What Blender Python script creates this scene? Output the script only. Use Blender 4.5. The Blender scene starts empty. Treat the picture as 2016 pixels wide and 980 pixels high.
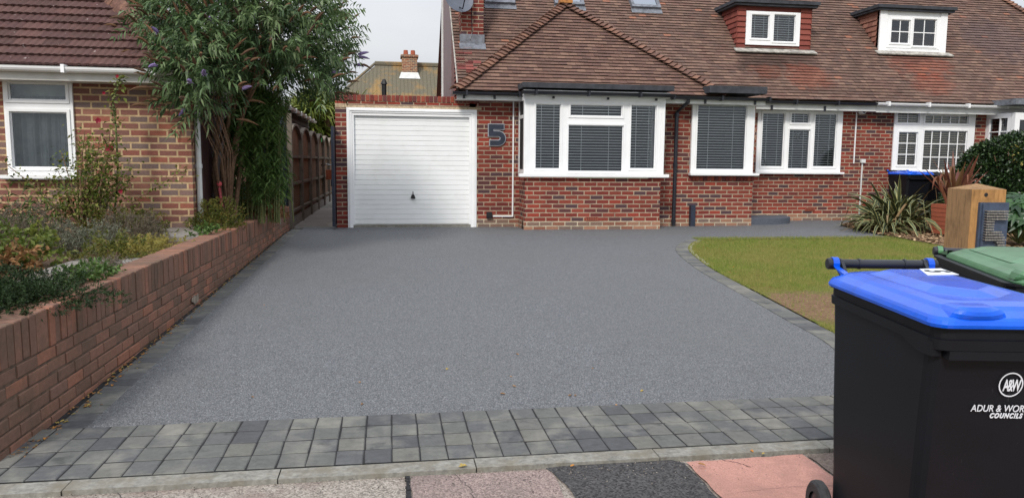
import bpy, math, random
import numpy as np
from mathutils import Vector, Matrix
random.seed(7); rng = np.random.default_rng(11)
S = bpy.context.scene
COL = S.collection
R = math.radians
# ------------------------------------------------------------------ camera
FPX = 1500.0; CAMZ = 1.46
yaw, pit, rol = R(9.2307), R(6.509), R(-0.50925)
_f = Vector((math.sin(yaw)*math.cos(pit), math.cos(yaw)*math.cos(pit), -math.sin(pit)))
_r = Vector((math.cos(yaw), -math.sin(yaw), 0)); _d = _f.cross(_r)
_c, _s = math.cos(rol), math.sin(rol)
CR = _c*_r + _s*_d; CD = -_s*_r + _c*_d
cam = bpy.data.cameras.new('camera'); co = bpy.data.objects.new('camera', cam); COL.objects.link(co)
m3 = Matrix((CR, -CD, -_f)).transposed()
co.matrix_world = Matrix.Translation((0, 0, CAMZ)) @ m3.to_4x4()
cam.sensor_width = 36; cam.lens = FPX/2016*36; cam.clip_end = 2000; cam.clip_start = .05
S.camera = co
# ------------------------------------------------------------------ light
SUN_EL, SUN_AZ = R(40), R(208)      # azimuth clockwise from +y : behind and left of the viewer
w = bpy.data.worlds.new("World"); S.world = w; w.use_nodes = True
nt = w.node_tree; nt.nodes.clear()
out = nt.nodes.new('ShaderNodeOutputWorld'); bg = nt.nodes.new('ShaderNodeBackground')
sky = nt.nodes.new('ShaderNodeTexSky'); sky.sky_type = 'NISHITA'; sky.sun_disc = False
sky.sun_elevation = SUN_EL; sky.sun_rotation = SUN_AZ; sky.dust_density = 3
tc = nt.nodes.new('ShaderNodeTexCoord'); mp = nt.nodes.new('ShaderNodeMapping'); mp.inputs['Scale'].default_value = (1, 1, 3)
nz = nt.nodes.new('ShaderNodeTexNoise'); nz.inputs['Scale'].default_value = 1.6; nz.inputs['Detail'].default_value = 6
cr = nt.nodes.new('ShaderNodeValToRGB'); cr.color_ramp.elements[0].position = .3; cr.color_ramp.elements[1].position = .75
cr.color_ramp.elements[0].color = (6.9, 7.5, 8.6, 1); cr.color_ramp.elements[1].color = (9.8, 9.9, 10.1, 1)
mx = nt.nodes.new('ShaderNodeMix'); mx.data_type = 'RGBA'; mx.inputs[0].default_value = .88
L = nt.links.new
L(tc.outputs['Generated'], mp.inputs[0]); L(mp.outputs[0], nz.inputs['Vector']); L(nz.outputs['Fac'], cr.inputs[0])
L(sky.outputs[0], mx.inputs[6]); L(cr.outputs[0], mx.inputs[7]); 
sxyz = nt.nodes.new('ShaderNodeSeparateXYZ'); L(tc.outputs['Generated'], sxyz.inputs[0])
zcl = nt.nodes.new('ShaderNodeMath'); zcl.operation = 'MAXIMUM'; zcl.inputs[1].default_value = 0; L(sxyz.outputs[2], zcl.inputs[0])
zma = nt.nodes.new('ShaderNodeMath'); zma.operation = 'MULTIPLY_ADD'; zma.inputs[1].default_value = 1.0; zma.inputs[2].default_value = .62; L(zcl.outputs[0], zma.inputs[0])   # overcast sky: zenith brighter than the horizon
vsc = nt.nodes.new('ShaderNodeVectorMath'); vsc.operation = 'SCALE'; L(mx.outputs[2], vsc.inputs[0]); L(zma.outputs[0], vsc.inputs['Scale'])
L(vsc.outputs[0], bg.inputs[0]); L(bg.outputs[0], out.inputs[0])
bg.inputs[1].default_value = .108
sl = bpy.data.lights.new('sun', 'SUN'); sl.energy = 2.3; sl.angle = R(10); sl.color = (1, .95, .88)
so = bpy.data.objects.new('sun', sl); COL.objects.link(so)
sd = Vector((math.sin(SUN_AZ)*math.cos(SUN_EL), math.cos(SUN_AZ)*math.cos(SUN_EL), math.sin(SUN_EL)))
so.rotation_euler = sd.to_track_quat('Z', 'Y').to_euler(); so.location = (0, 0, 30)
S.view_settings.view_transform = 'Standard'; S.view_settings.look = 'None'
S.view_settings.exposure = 0.12; S.view_settings.gamma = 1
# ------------------------------------------------------------------ measuring helpers (photo pixel -> point on a real plane)
def ray(px, py):
    return CR*((px-1008)/FPX) + CD*((py-490)/FPX) + _f
def aY(px, py, Y): d = ray(px, py); s = Y/d.y; return Vector((d.x*s, Y, CAMZ+d.z*s))
def aX(px, py, X): d = ray(px, py); s = X/d.x; return Vector((X, d.y*s, CAMZ+d.z*s))
def aZ(px, py, Z): d = ray(px, py); s = (Z-CAMZ)/d.z; return Vector((d.x*s, d.y*s, Z))
def aP(px, py, Y0, z0, t):
    d = ray(px, py); s = (z0-t*Y0-CAMZ)/(d.z-t*d.y); return Vector((d.x*s, d.y*s, CAMZ+d.z*s))
def gz(y): return 0.0 if y < 4.4 else min(.24, .24*(y-4.4)/8.6)
# ------------------------------------------------------------------ mesh helpers
ORG = {}
def uvdir(n):
    if abs(n.z) > .985: return Vector((1, 0, 0)), Vector((0, 1, 0))
    t = Vector((-n.y, n.x, 0)).normalized()
    return t, n.cross(t).normalized()
class MB:
    def __init__(s): s.v = []; s.f = []; s.c = []; s.uv = []; s.m = []; s.sm = []
    def face(s, pts, rnd=None, uv=None, mi=0, smooth=False):
        pts = [Vector(p) for p in pts]
        i = len(s.v); s.v += pts; s.f.append(tuple(range(i, i+len(pts))))
        if rnd is None: rnd = (.5, .5, .5)
        s.c.append(rnd); s.uv.append(uv); s.m.append(mi); s.sm.append(smooth)
    def box(s, x0, x1, y0, y1, z0, z1, rnd=None, mi=0, skip=''):
        P = lambda a, b, c: (a, b, c)
        F = {'f': [(x0,y0,z0),(x1,y0,z0),(x1,y0,z1),(x0,y0,z1)], 'b': [(x1,y1,z0),(x0,y1,z0),(x0,y1,z1),(x1,y1,z1)],
             'l': [(x0,y1,z0),(x0,y0,z0),(x0,y0,z1),(x0,y1,z1)], 'r': [(x1,y0,z0),(x1,y1,z0),(x1,y1,z1),(x1,y0,z1)],
             't': [(x0,y0,z1),(x1,y0,z1),(x1,y1,z1),(x0,y1,z1)], 'd': [(x0,y1,z0),(x1,y1,z0),(x1,y0,z0),(x0,y0,z0)]}
        for k, q in F.items():
            if k not in skip: s.face(q, rnd, mi=mi)
    def obox(s, c, ax, ay, az, hx, hy, hz, rnd=None, mi=0, ch=0):
        """oriented box, half sizes, with an optional chamfer on all edges of the front(-ay) face"""
        c = Vector(c); ax = Vector(ax).normalized(); ay = Vector(ay).normalized(); az = Vector(az).normalized()
        def p(i, j, k): return c+ax*hx*i+ay*hy*j+az*hz*k
        F = [[(-1,-1,-1),(1,-1,-1),(1,-1,1),(-1,-1,1)],[(1,1,-1),(-1,1,-1),(-1,1,1),(1,1,1)],[(-1,1,-1),(-1,-1,-1),(-1,-1,1),(-1,1,1)],
             [(1,-1,-1),(1,1,-1),(1,1,1),(1,-1,1)],[(-1,-1,1),(1,-1,1),(1,1,1),(-1,1,1)],[(-1,1,-1),(1,1,-1),(1,-1,-1),(-1,-1,-1)]]
        for q in F: s.face([p(*a) for a in q], rnd, mi=mi)
    def tube(s, pts, rad, n=8, rnd=None, cap=True, mi=0):
        pts = [Vector(p) for p in pts]
        rad = rad if isinstance(rad, (list, tuple)) else [rad]*len(pts)
        rings = []; prev = None
        for i, p in enumerate(pts):
            d = (pts[min(i+1, len(pts)-1)]-pts[max(i-1, 0)]).normalized()
            a = prev if prev else (Vector((0, 0, 1)) if abs(d.z) < .9 else Vector((1, 0, 0)))
            u = (a-d*a.dot(d)).normalized(); prev = u; v = d.cross(u)
            rings.append([p+(u*math.cos(2*math.pi*k/n)+v*math.sin(2*math.pi*k/n))*rad[i] for k in range(n)])
        for i in range(len(rings)-1):
            for k in range(n):
                s.face([rings[i][k], rings[i][(k+1) % n], rings[i+1][(k+1) % n], rings[i+1][k]], rnd, mi=mi, smooth=True)
        if cap: s.face(rings[0][::-1], rnd, mi=mi); s.face(rings[-1], rnd, mi=mi)
    def prism(s, poly, d, rnd=None, mi=0):
        """poly: list of 3D points (planar), extruded by vector d"""
        poly = [Vector(p) for p in poly]; d = Vector(d)
        s.face(poly[::-1], rnd, mi=mi); s.face([p+d for p in poly], rnd, mi=mi)
        n = len(poly)
        for i in range(n): a, b = poly[i], poly[(i+1) % n]; s.face([a, b, b+d, a+d], rnd, mi=mi)
    def lathe(s, c, prof, n=20, axis='z', rnd=None):
        c = Vector(c); A = {'z': (Vector((1,0,0)), Vector((0,1,0)), Vector((0,0,1))), 'x': (Vector((0,1,0)), Vector((0,0,1)), Vector((1,0,0))), 'y': (Vector((0,0,1)), Vector((1,0,0)), Vector((0,1,0)))}[axis] if isinstance(axis, str) else axis
        rg = [[c+(A[0]*math.cos(2*math.pi*k/n)+A[1]*math.sin(2*math.pi*k/n))*r+A[2]*h for k in range(n)] for r, h in prof]
        for i in range(len(rg)-1):
            for k in range(n): s.face([rg[i][k], rg[i][(k+1) % n], rg[i+1][(k+1) % n], rg[i+1][k]], rnd, smooth=True)
    def panel(s, Y, x0, x1, z0, z1, holes, dep, rnd=None, back=False, edge=True):
        """wall / frame slab in the x-z plane facing -y, with rectangular holes and their reveals"""
        xs = sorted(set([x0, x1]+[h[0] for h in holes]+[h[1] for h in holes])); zs = sorted(set([z0, z1]+[h[2] for h in holes]+[h[3] for h in holes]))
        xs = [x for x in xs if x0-1e-6 <= x <= x1+1e-6]; zs = [z for z in zs if z0-1e-6 <= z <= z1+1e-6]
        for i in range(len(xs)-1):
            for j in range(len(zs)-1):
                cx, cz = (xs[i]+xs[i+1])/2, (zs[j]+zs[j+1])/2
                if any(h[0] < cx < h[1] and h[2] < cz < h[3] for h in holes): continue
                s.face([(xs[i],Y,zs[j]),(xs[i+1],Y,zs[j]),(xs[i+1],Y,zs[j+1]),(xs[i],Y,zs[j+1])], rnd)
                if back: s.face([(xs[i],Y+dep,zs[j+1]),(xs[i+1],Y+dep,zs[j+1]),(xs[i+1],Y+dep,zs[j]),(xs[i],Y+dep,zs[j])], rnd)
        def side(a0, a1, b0, b1, inn):
            q = [[(a0,Y,b0),(a0,Y+dep,b0),(a0,Y+dep,b1),(a0,Y,b1)],[(a1,Y+dep,b0),(a1,Y,b0),(a1,Y,b1),(a1,Y+dep,b1)],
                 [(a0,Y,b0),(a1,Y,b0),(a1,Y+dep,b0),(a0,Y+dep,b0)],[(a0,Y+dep,b1),(a1,Y+dep,b1),(a1,Y,b1),(a0,Y,b1)]]
            for f in q: s.face(f if inn else f[::-1], rnd)
        for h in holes: side(h[0], h[1], h[2], h[3], True)
        if edge: side(x0, x1, z0, z1, False)
    def build(s, name, mat, parent=None, org=None, fixn=False):
        if org is None: org = ORG[parent.name] if parent else Vector((0, 0, 0))
        org = Vector(org)
        me = bpy.data.meshes.new(name)
        me.from_pydata([tuple(v-org) for v in s.v], [], s.f)
        for m in (mat if isinstance(mat, (list, tuple)) else [mat]): me.materials.append(m)
        me.color_attributes.new('rnd', 'FLOAT_COLOR', 'CORNER'); me.uv_layers.new(name='UVMap')
        U = []; C = []
        for fi, f in enumerate(s.f):
            if s.uv[fi] is None:
                p = [s.v[i] for i in f]; n = (p[1]-p[0]).cross(p[2]-p[0])
                if n.length < 1e-12: n = Vector((0, 0, 1))
                t, u = uvdir(n.normalized())
                for q in p: U += [q.dot(t), q.dot(u)]
            else:
                for q in s.uv[fi]: U += [q[0], q[1]]
            C += [s.c[fi][0], s.c[fi][1], s.c[fi][2], 1]*len(f)
        me.uv_layers['UVMap'].data.foreach_set('uv', U); me.color_attributes['rnd'].data.foreach_set('color', C)
        me.polygons.foreach_set('material_index', s.m); me.polygons.foreach_set('use_smooth', s.sm)
        me.update()
        o = bpy.data.objects.new(name, me); COL.objects.link(o)
        if parent: o.parent = parent; ORG[o.name] = org
        else: o.location = org; ORG[o.name] = org
        return o
def tag(o, label, cat=None, group=None, kind=None):
    if label: o['label'] = label
    if cat: o['category'] = cat
    if group: o['group'] = group
    if kind: o['kind'] = kind
    return o
def thing(name, label, cat, loc, group=None):
    o = bpy.data.objects.new(name, None); COL.objects.link(o); o.location = loc; o.empty_display_size = .2
    ORG[o.name] = Vector(loc); return tag(o, label, cat, group)
def struct(name, mb, mat, label=None, kind='structure'):
    o = mb.build(name, mat); o['kind'] = kind
    if label: o['label'] = label
    return o
# ------------------------------------------------------------------ materials
def lin(c):
    return tuple(((x/255)/12.92 if x/255 <= .04045 else ((x/255+.055)/1.055)**2.4) for x in c)+(1,)
class NT:
    def __init__(s, name):
        s.m = bpy.data.materials.new(name); s.m.use_nodes = True; s.t = s.m.node_tree
        s.b = s.t.nodes['Principled BSDF']; s.out = s.t.nodes['Material Output']
    def n(s, k, **kw):
        x = s.t.nodes.new('ShaderNode'+k)
        for a, b in kw.items():
            if a.startswith('_'): x.inputs[a[1:].replace('_', ' ')].default_value = b
            else: setattr(x, a, b)
        return x
    def l(s, a, b): s.t.links.new(a, b)
    def ramp(s, src, stops, interp='LINEAR'):
        r = s.n('ValToRGB'); r.color_ramp.interpolation = interp; e = r.color_ramp.elements
        while len(e) < len(stops): e.new(.5)
        for i, (p, c) in enumerate(stops): e[i].position = p; e[i].color = c if len(c) == 4 else lin(c)
        s.l(src, r.inputs[0]); return r.outputs[0]
    def mix(s, f, a, b, mode='MIX'):
        x = s.n('Mix', data_type='RGBA', blend_type=mode)
        for i, q in ((0, f), (6, a), (7, b)):
            if hasattr(q, 'links'): s.l(q, x.inputs[i])
            else: x.inputs[i].default_value = q if i == 0 else (q if len(q) == 4 else lin(q))
        return x.outputs[2]
    def noise(s, vec, scale, detail=4, rough=.6):
        x = s.n('TexNoise'); x.inputs['Scale'].default_value = scale; x.inputs['Detail'].default_value = detail; x.inputs['Roughness'].default_value = rough
        s.l(vec, x.inputs['Vector']); return x.outputs['Fac']
    def bump(s, h, strength=.5, dist=.01):
        x = s.n('Bump'); x.inputs['Strength'].default_value = strength; x.inputs['Distance'].default_value = dist
        s.l(h, x.inputs['Height']); s.l(x.outputs[0], s.b.inputs['Normal'])
    def uv(s): return s.n('UVMap').outputs[0]
    def pos(s): return s.n('NewGeometry').outputs['Position']
    def rnd(s):
        a = s.n('Attribute', attribute_name='rnd'); x = s.n('SeparateColor'); s.l(a.outputs['Color'], x.inputs[0]); return x.outputs
    def math(s, op, a, b=0.0, c=None):
        x = s.n('Math', operation=op)
        for i, q in enumerate((a, b) if c is None else (a, b, c)):
            if hasattr(q, 'links'): s.l(q, x.inputs[i])
            else: x.inputs[i].default_value = q
        return x.outputs[0]
    def done(s, col, rough=.8, spec=None):
        if hasattr(col, 'links'): s.l(col, s.b.inputs['Base Color'])
        else: s.b.inputs['Base Color'].default_value = col if len(col) == 4 else lin(col)
        if hasattr(rough, 'links'): s.l(rough, s.b.inputs['Roughness'])
        else: s.b.inputs['Roughness'].default_value = rough
        if spec is not None: s.b.inputs['Specular IOR Level'].default_value = spec
        return s.m
def plain(name, c, rough=.6, var=.12, scale=8, spec=None, bump=0, metallic=0):
    k = NT(name); n = k.noise(k.pos(), scale)
    d = tuple(max(0, x*(1-var)) for x in c); u = tuple(min(255, x*(1+var*.5)) for x in c)
    col = k.ramp(n, [(.3, d), (.7, u)]); k.b.inputs['Metallic'].default_value = metallic
    if bump: k.bump(k.noise(k.pos(), scale*12), bump, .004)
    return k.done(col, rough, spec)
def brick_mat(name, cols, mortar, bw=.234, rh=.0795, ms=.010, dirt=.25, mrt_noise=True):
    k = NT(name); u = k.uv()
    # wobble so that courses are not ruled
    b = k.n('TexBrick', offset=.5, offset_frequency=2, squash=1.0)
    for a, v in (('Scale', 1), ('Mortar Size', ms), ('Mortar Smooth', .15), ('Bias', 0), ('Brick Width', bw), ('Row Height', rh)): b.inputs[a].default_value = v
    b.inputs['Color1'].default_value = (0, 0, 0, 1); b.inputs['Color2'].default_value = (1, 1, 1, 1); b.inputs['Mortar'].default_value = (.5, .5, .5, 1)
    wn = k.n('TexNoise'); wn.inputs['Scale'].default_value = 5
    k.l(u, wn.inputs['Vector'])
    va = k.n('VectorMath', operation='SCALE'); va.inputs['Scale'].default_value = .008; k.l(wn.outputs['Color'], va.inputs[0])
    vb = k.n('VectorMath', operation='ADD'); k.l(u, vb.inputs[0]); k.l(va.outputs[0], vb.inputs[1]); k.l(vb.outputs[0], b.inputs['Vector'])
    n = len(cols)
    bc = k.ramp(b.outputs['Color'], [(i/n, c) for i, c in enumerate(cols)], 'CONSTANT')
    fn = k.noise(u, 45, 5, .7); bc = k.mix(.55, bc, k.ramp(fn, [(.3, (146, 146, 146)), (.7, (216, 216, 216))]), 'OVERLAY')
    mc = k.ramp(k.noise(u, 9, 4), [(.3, tuple(x*.78 for x in mortar)), (.65, mortar)])
    col = k.mix(b.outputs['Fac'], bc, mc)
    big = k.noise(k.pos(), 1.3, 4); col = k.mix(k.math('MULTIPLY', k.ramp(big, [(.45, (0, 0, 0)), (.75, (255, 255, 255))]), dirt), col, tuple(x*.45 for x in cols[0]))
    h = k.math('SUBTRACT', 1.0, b.outputs['Fac']); h = k.math('MULTIPLY_ADD', fn, .35, h)
    k.bump(h, .6, .006)
    return k.done(col, .9, .2)
RED = [(132,62,52),(118,54,48),(140,70,58),(92,60,60),(126,58,50),(136,66,55),(110,52,48),(82,62,66),(128,64,54),(146,64,52),(104,56,54),(122,56,48)]
M = {}
M['brick'] = brick_mat('brick_red', RED, (178,158,136), dirt=.35)
M['brick_pale'] = brick_mat('brick_plinth', [(150,112,92),(128,104,92),(160,118,96),(136,92,76),(118,100,92)], (196,184,160))
M['brick_nb'] = brick_mat('brick_multi', [(142,98,84),(152,106,90),(128,104,97),(136,86,75),(124,88,80),(116,98,94),(146,104,89),(128,89,79),(120,102,97),(148,92,76),(126,86,77)], (200,172,134), bw=.207, rh=.0785, ms=.011, dirt=.15)
def rnd_mat(name, cols, rough=.85, bumpsc=60, bstr=.4, dirt=None, dirtc=(60,50,45), fine=.5, spec=.2):
    k = NT(name); r = k.rnd(); n = len(cols)
    c = k.ramp(r[0], [(i/n, q) for i, q in enumerate(cols)], 'CONSTANT')
    fn = k.noise(k.pos(), bumpsc, 5, .7)
    c = k.mix(fine, c, k.ramp(fn, [(.3, (150, 150, 150)), (.7, (212, 212, 212))]), 'OVERLAY')
    if dirt:
        big = k.noise(k.pos(), dirt, 6, .65)
        c = k.mix(k.ramp(big, [(.48, (0, 0, 0)), (.7, (215, 215, 215))]), c, dirtc)
    k.bump(fn, bstr, .004)
    return k, c, r, rough, spec
def rm(*a, **kw):
    k, c, r, ro, sp = rnd_mat(*a, **kw); return k.done(c, ro, sp)
M['gbrick'] = rm('garden_wall_brick', [(136,100,84),(128,96,81),(143,103,86),(120,92,79),(132,99,83),(150,104,85),(126,96,83),(116,90,77)], dirt=3.4, dirtc=(92,80,68), bumpsc=40)
M['sbrick'] = rm('soldier_brick', [(140,72,60),(120,60,54),(104,62,60),(148,78,62)], bumpsc=40)
M['mortar'] = plain('mortar', (186,166,138), .95, .2, 20, bump=.4)
M['mortar_dark'] = plain('mortar_dark', (98,78,64), .95, .3, 14, bump=.4)
# roof tiles with stains below the dormers
def tile_mat():
    cols = [(117,94,84),(108,86,77),(114,90,80),(103,81,73),(123,99,88),(110,85,76),(117,93,82),(102,82,75),(129,103,90),(112,88,79)]
    k, c, r, ro, sp = rnd_mat('clay_tile', cols, bumpsc=45, fine=.5, dirt=1.7, dirtc=(92,76,68))
    odd = k.ramp(r[1], [(0, (0,0,0)), (.985, (255,255,255))], 'CONSTANT'); c = k.mix(odd, c, (146,102,84))
    x = k.n('SeparateXYZ'); k.l(k.pos(), x.inputs[0])
    def blob(cx, cz, rx, rz):
        a = k.math('POWER', k.math('DIVIDE', k.math('SUBTRACT', x.outputs[0], cx), rx), 2); b = k.math('POWER', k.math('DIVIDE', k.math('SUBTRACT', x.outputs[2], cz), rz), 2)
        return k.math('SUBTRACT', 1.0, k.math('ADD', a, b))
    nn = k.noise(k.pos(), 3.5, 6, .7)
    def mask(bl, g=2.4):
        return k.ramp(k.math('ADD', bl, k.math('MULTIPLY', k.math('SUBTRACT', nn, .5), g)), [(.3, (0,0,0)), (.75, (255,255,255))])
    def at(px, py): return aP(px, py, 15.0, 2.8, 1.0)
    for (p, c2, rx, rz, am) in (((1500,125),(62,48,44),.8,.5,.6),((1560,120),(70,54,50),.9,.35,.6),((1590,150),(146,78,58),.75,.4,.4),((1510,140),(150,84,62),.55,.22,.3),((1810,125),(150,74,54),1.0,.55,.42),((1835,165),(140,74,56),.8,.35,.4),
                             ((1790,112),(84,60,54),.8,.25,.6),((1960,80),(92,78,80),1.2,.8,.5),((1640,180),(72,56,50),2.5,.12,.35)):
        q = at(*p); f = k.math('MULTIPLY', mask(blob(q.x, q.z, rx, rz)), am); c = k.mix(f, c, c2)
    sp1 = k.ramp(k.noise(k.pos(), 26, 3, .6), [(.70, (0,0,0)), (.76, (255,255,255))]); c = k.mix(k.math('MULTIPLY', sp1, .6), c, (186,176,160))
    return k.done(c, .85, .2)
M['tile'] = tile_mat()
M['tile_front'] = rm('clay_tile_browner', [(116,91,80),(108,84,75),(122,96,84),(102,79,72),(114,87,77),(128,101,88),(105,82,74)], bumpsc=45, dirt=3, dirtc=(96,72,64), fine=.55)
M['tile_lip'] = plain('tile_edge_shade_grime',(66,52,46),.95,.35,30)  # dark lip colour paints in the shadow lines between courses, with some dirt
M['tile_new'] = rm('clay_tile_red', [(128,72,68),(118,66,62),(138,80,74)], bumpsc=45)
M['hip'] = rm('bonnet_tile', [(112,84,73),(122,90,77),(102,77,68),(132,98,82)], bumpsc=40, fine=.6)
M['hang'] = rm('hung_tile', [(128,70,62),(118,64,57),(136,76,66)], bumpsc=40)
M['hang_old'] = rm('hung_tile_old', [(142,98,84),(128,86,74),(150,106,90)], bumpsc=40)
def nbtile():
    k, c, r, ro, sp = rnd_mat('concrete_tile', [(88,66,63),(80,60,57),(94,70,66),(84,62,60)], bumpsc=70, fine=.6)
    spk = k.ramp(k.noise(k.pos(), 22, 2, .5), [(.72, (0,0,0)), (.77, (255,255,255))]); c = k.mix(k.math('MULTIPLY', spk, .7), c, (190,180,176))
    b = k.ramp(k.noise(k.pos(), 4, 5, .7), [(.5, (0,0,0)), (.75, (255,255,255))]); c = k.mix(k.math('MULTIPLY', b, .5), c, (112,76,68))
    return k.done(c, .9, .2)
M['nbtile'] = nbtile()
def lichen(name, base, lc, lo=.45, hi=.65, sc=3):
    k = NT(name); c = k.ramp(k.noise(k.pos(), 30, 5, .7), [(.3, tuple(x*.7 for x in base)), (.7, base)])
    c = k.mix(k.ramp(k.noise(k.pos(), sc, 6, .7), [(lo, (0,0,0)), (hi, (255,255,255))]), c, lc); k.bump(k.noise(k.pos(), 40), .5, .005)
    return k.done(c, .95, .1)
M['nbhip'] = lichen('hip_ridge_mortar', (122,92,82), (156,120,98), .5, .75, 7)
M['farroof'] = lichen('far_slate', (124,118,102), (166,130,76), .5, .7, .6)
M['upvc'] = plain('white_upvc', (240,241,242), .3, .02, 3)
M['upvc_old'] = plain('white_plastic_weathered', (214,216,214), .4, .08, 5)
M['soffit'] = plain('soffit_board', (205,204,198), .5, .06, 4)
M['blackpl'] = plain('black_plastic', (34,36,44), .35, .2, 5)
M['felt'] = plain('roof_felt', (58,60,66), .85, .25, 9, bump=.5)
M['lead'] = plain('lead_flashing', (112,116,124), .6, .25, 12, bump=.3)
M['leadpale'] = plain('pale_flashing', (168,164,156), .7, .3, 9, bump=.3)
M['navy'] = plain('navy_paint', (38,46,62), .5, .2, 9)
M['slatepl'] = plain('slate_plate', (62,74,94), .6, .15, 20, bump=.2)
M['greypl'] = plain('grey_trim', (158,162,170), .5, .1, 9)
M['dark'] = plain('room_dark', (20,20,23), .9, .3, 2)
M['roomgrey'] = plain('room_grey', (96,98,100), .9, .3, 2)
M['blind'] = plain('blind_slat', (226,228,230), .45, .04, 3)
M['blindbeige'] = plain('blind_slat_beige', (186,172,146), .5, .06, 3)
M['screw'] = plain('steel_screw', (176,170,162), .35, .25, 60, metallic=.7)
M['steel'] = plain('steel', (150,152,155), .3, .1, 10, metallic=.8)
M['tyre'] = plain('rubber', (48,48,50), .7, .25, 30, bump=.4)
M['brownclad'] = plain('brown_cladding', (120,96,96), .6, .08, 6)
M['maroon'] = plain('maroon_boards', (70,42,42), .6, .25, 8)
M['black'] = plain('ink_black', (24,24,26), .5, .1)
M['white'] = plain('white_print', (226,230,236), .5, .03)
def curtain():
    k = NT('net_curtain'); c = k.ramp(k.noise(k.pos(), 6, 3), [(.3, (120,128,130)), (.7, (150,156,156))]); return k.done(c, .9, .1)
M['curtain'] = curtain()
def glass(name, tint=(1, 1, 1, 1), rough=.0, mixf=.0):
    k = NT(name); g = k.n('BsdfGlossy'); g.inputs['Roughness'].default_value = .02; g.inputs['Color'].default_value = (.9, .95, 1, 1)
    t = k.n('BsdfTransparent'); t.inputs['Color'].default_value = tint; f = k.n('Fresnel'); f.inputs['IOR'].default_value = 1.45
    ad = k.math('ADD', f.outputs[0], mixf)
    ms = k.n('MixShader'); k.l(ad, ms.inputs[0]); k.l(t.outputs[0], ms.inputs[1]); k.l(g.outputs[0], ms.inputs[2]); k.l(ms.outputs[0], k.out.inputs[0])
    return k.m
M['glass'] = glass('window_glass', (.93, .97, .97, 1), mixf=.06)
M['glass_sky'] = glass('rooflight_glass', (.25, .3, .38, 1), mixf=.35)
def resin():
    k = NT('resin_bound_gravel'); p = k.pos()
    v = k.n('TexVoronoi'); v.inputs['Scale'].default_value = 175; k.l(p, v.inputs['Vector'])
    x = k.n('SeparateColor'); k.l(v.outputs['Color'], x.inputs[0])
    c = k.ramp(x.outputs[0], [(0, (76,77,79)), (.25, (97,99,102)), (.55, (114,116,119)), (.8, (130,132,135)), (.95, (154,155,157))], 'CONSTANT')
    v2 = k.n('TexVoronoi'); v2.inputs['Scale'].default_value = 60; k.l(p, v2.inputs['Vector']); x2 = k.n('SeparateColor'); k.l(v2.outputs['Color'], x2.inputs[0])
    c = k.mix(.18, c, k.ramp(x2.outputs[0], [(0, (80,80,84)), (1, (160,162,168))]), 'OVERLAY')
    big = k.noise(p, .55, 5, .6); c = k.mix(k.ramp(big, [(.35, (0,0,0)), (.7, (170,170,170))]), c, (98,99,98))
    st = k.noise(p, 2.6, 6, .7); c = k.mix(k.math('MULTIPLY', k.ramp(st, [(.52, (0,0,0)), (.72, (255,255,255))]), .2), c, (84,84,84))
    k.bump(k.math('SUBTRACT', 1.0, v.outputs['Distance']), .5, .004)
    return k.done(c, .75, .3)
M['resin'] = resin()
def sett():
    k, c, r, ro, sp = rnd_mat('sett_stone', [(98,99,96),(93,94,93),(103,103,99),(89,90,91),(96,97,94),(105,104,99),(80,81,83)], bumpsc=26, fine=.45, bstr=.5)
    sm = k.noise(k.pos(), 3.2, 6, .65)
    c = k.mix(k.math('MULTIPLY', k.ramp(sm, [(.5, (0,0,0)), (.7, (255,255,255))]), .55), c, (146,143,133))
    bl = k.noise(k.pos(), 5.5, 4, .6); blk = k.ramp(bl, [(.60, (0,0,0)), (.70, (255,255,255))]); c = k.mix(k.math('MULTIPLY', blk, .6), c, (56,56,58))
    sx = k.n('SeparateXYZ'); k.l(k.pos(), sx.inputs[0])
    return k.done(c, .8, .3)
M['sett'] = sett()
M['joint'] = plain('sett_joint_sand', (34,34,36), .95, .3, 30, bump=.5)
M['kerb'] = lichen('kerb_concrete', (154,152,144), (120,114,102), .45, .7, 6)
def speck(name, a, b, sc=120, big=(90,80,75), amt=.4, bs=3, extra=None):
    k = NT(name); p = k.pos(); v = k.n('TexVoronoi'); v.inputs['Scale'].default_value = sc; k.l(p, v.inputs['Vector']); x = k.n('SeparateColor'); k.l(v.outputs['Color'], x.inputs[0])
    c = k.ramp(x.outputs[0], [(0, a), (1, b)]); n = k.noise(p, bs, 6, .7)
    c = k.mix(k.math('MULTIPLY', k.ramp(n, [(.45, (0,0,0)), (.7, (255,255,255))]), amt), c, big)
    if extra: c = k.mix(k.ramp(k.noise(p, 14, 4, .75), [(.64, (0,0,0)), (.70, (210,210,210))]), c, extra)
    k.bump(k.math('SUBTRACT', 1.0, v.outputs['Distance']), .5, .005)
    return k.done(c, .9, .2)
M['pave_a'] = speck('footway_beige', (112,105,98), (172,164,154), 130, (122,104,98), .8, 2.5, (96,88,82))
M['pave_b'] = speck('footway_pink_aggregate', (108,94,90), (166,148,142), 150, (106,96,92), .8, 2.2, (92,84,80))
M['pave_t'] = speck('tarmac_patch', (44,44,46), (92,90,90), 110, (58,56,56), .5, 3, (136,134,130))
M['pave_p'] = speck('pink_slab', (172,128,116), (192,144,132), 160, (148,114,104), .9, 2.5, (116,88,82))
M['pave_c'] = speck('footway_brown', (98,86,80), (136,122,112), 140, (84,76,72), .5, 4)
M['concrete'] = speck('path_concrete', (128,122,116), (152,146,140), 90, (104,100,96), .6, 1.5)
M['soil'] = speck('bed_soil', (62,48,38), (112,90,70), 45, (84,70,54), .6, 4, (140,116,90))
M['bark'] = rm('bark_chip', [(150,120,92),(176,146,112),(128,100,76),(196,168,134),(110,84,64)], bumpsc=80)
M['earth'] = speck('ground_earth', (84,84,60), (112,110,82), 20, (90,86,66), .5, .5)
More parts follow.
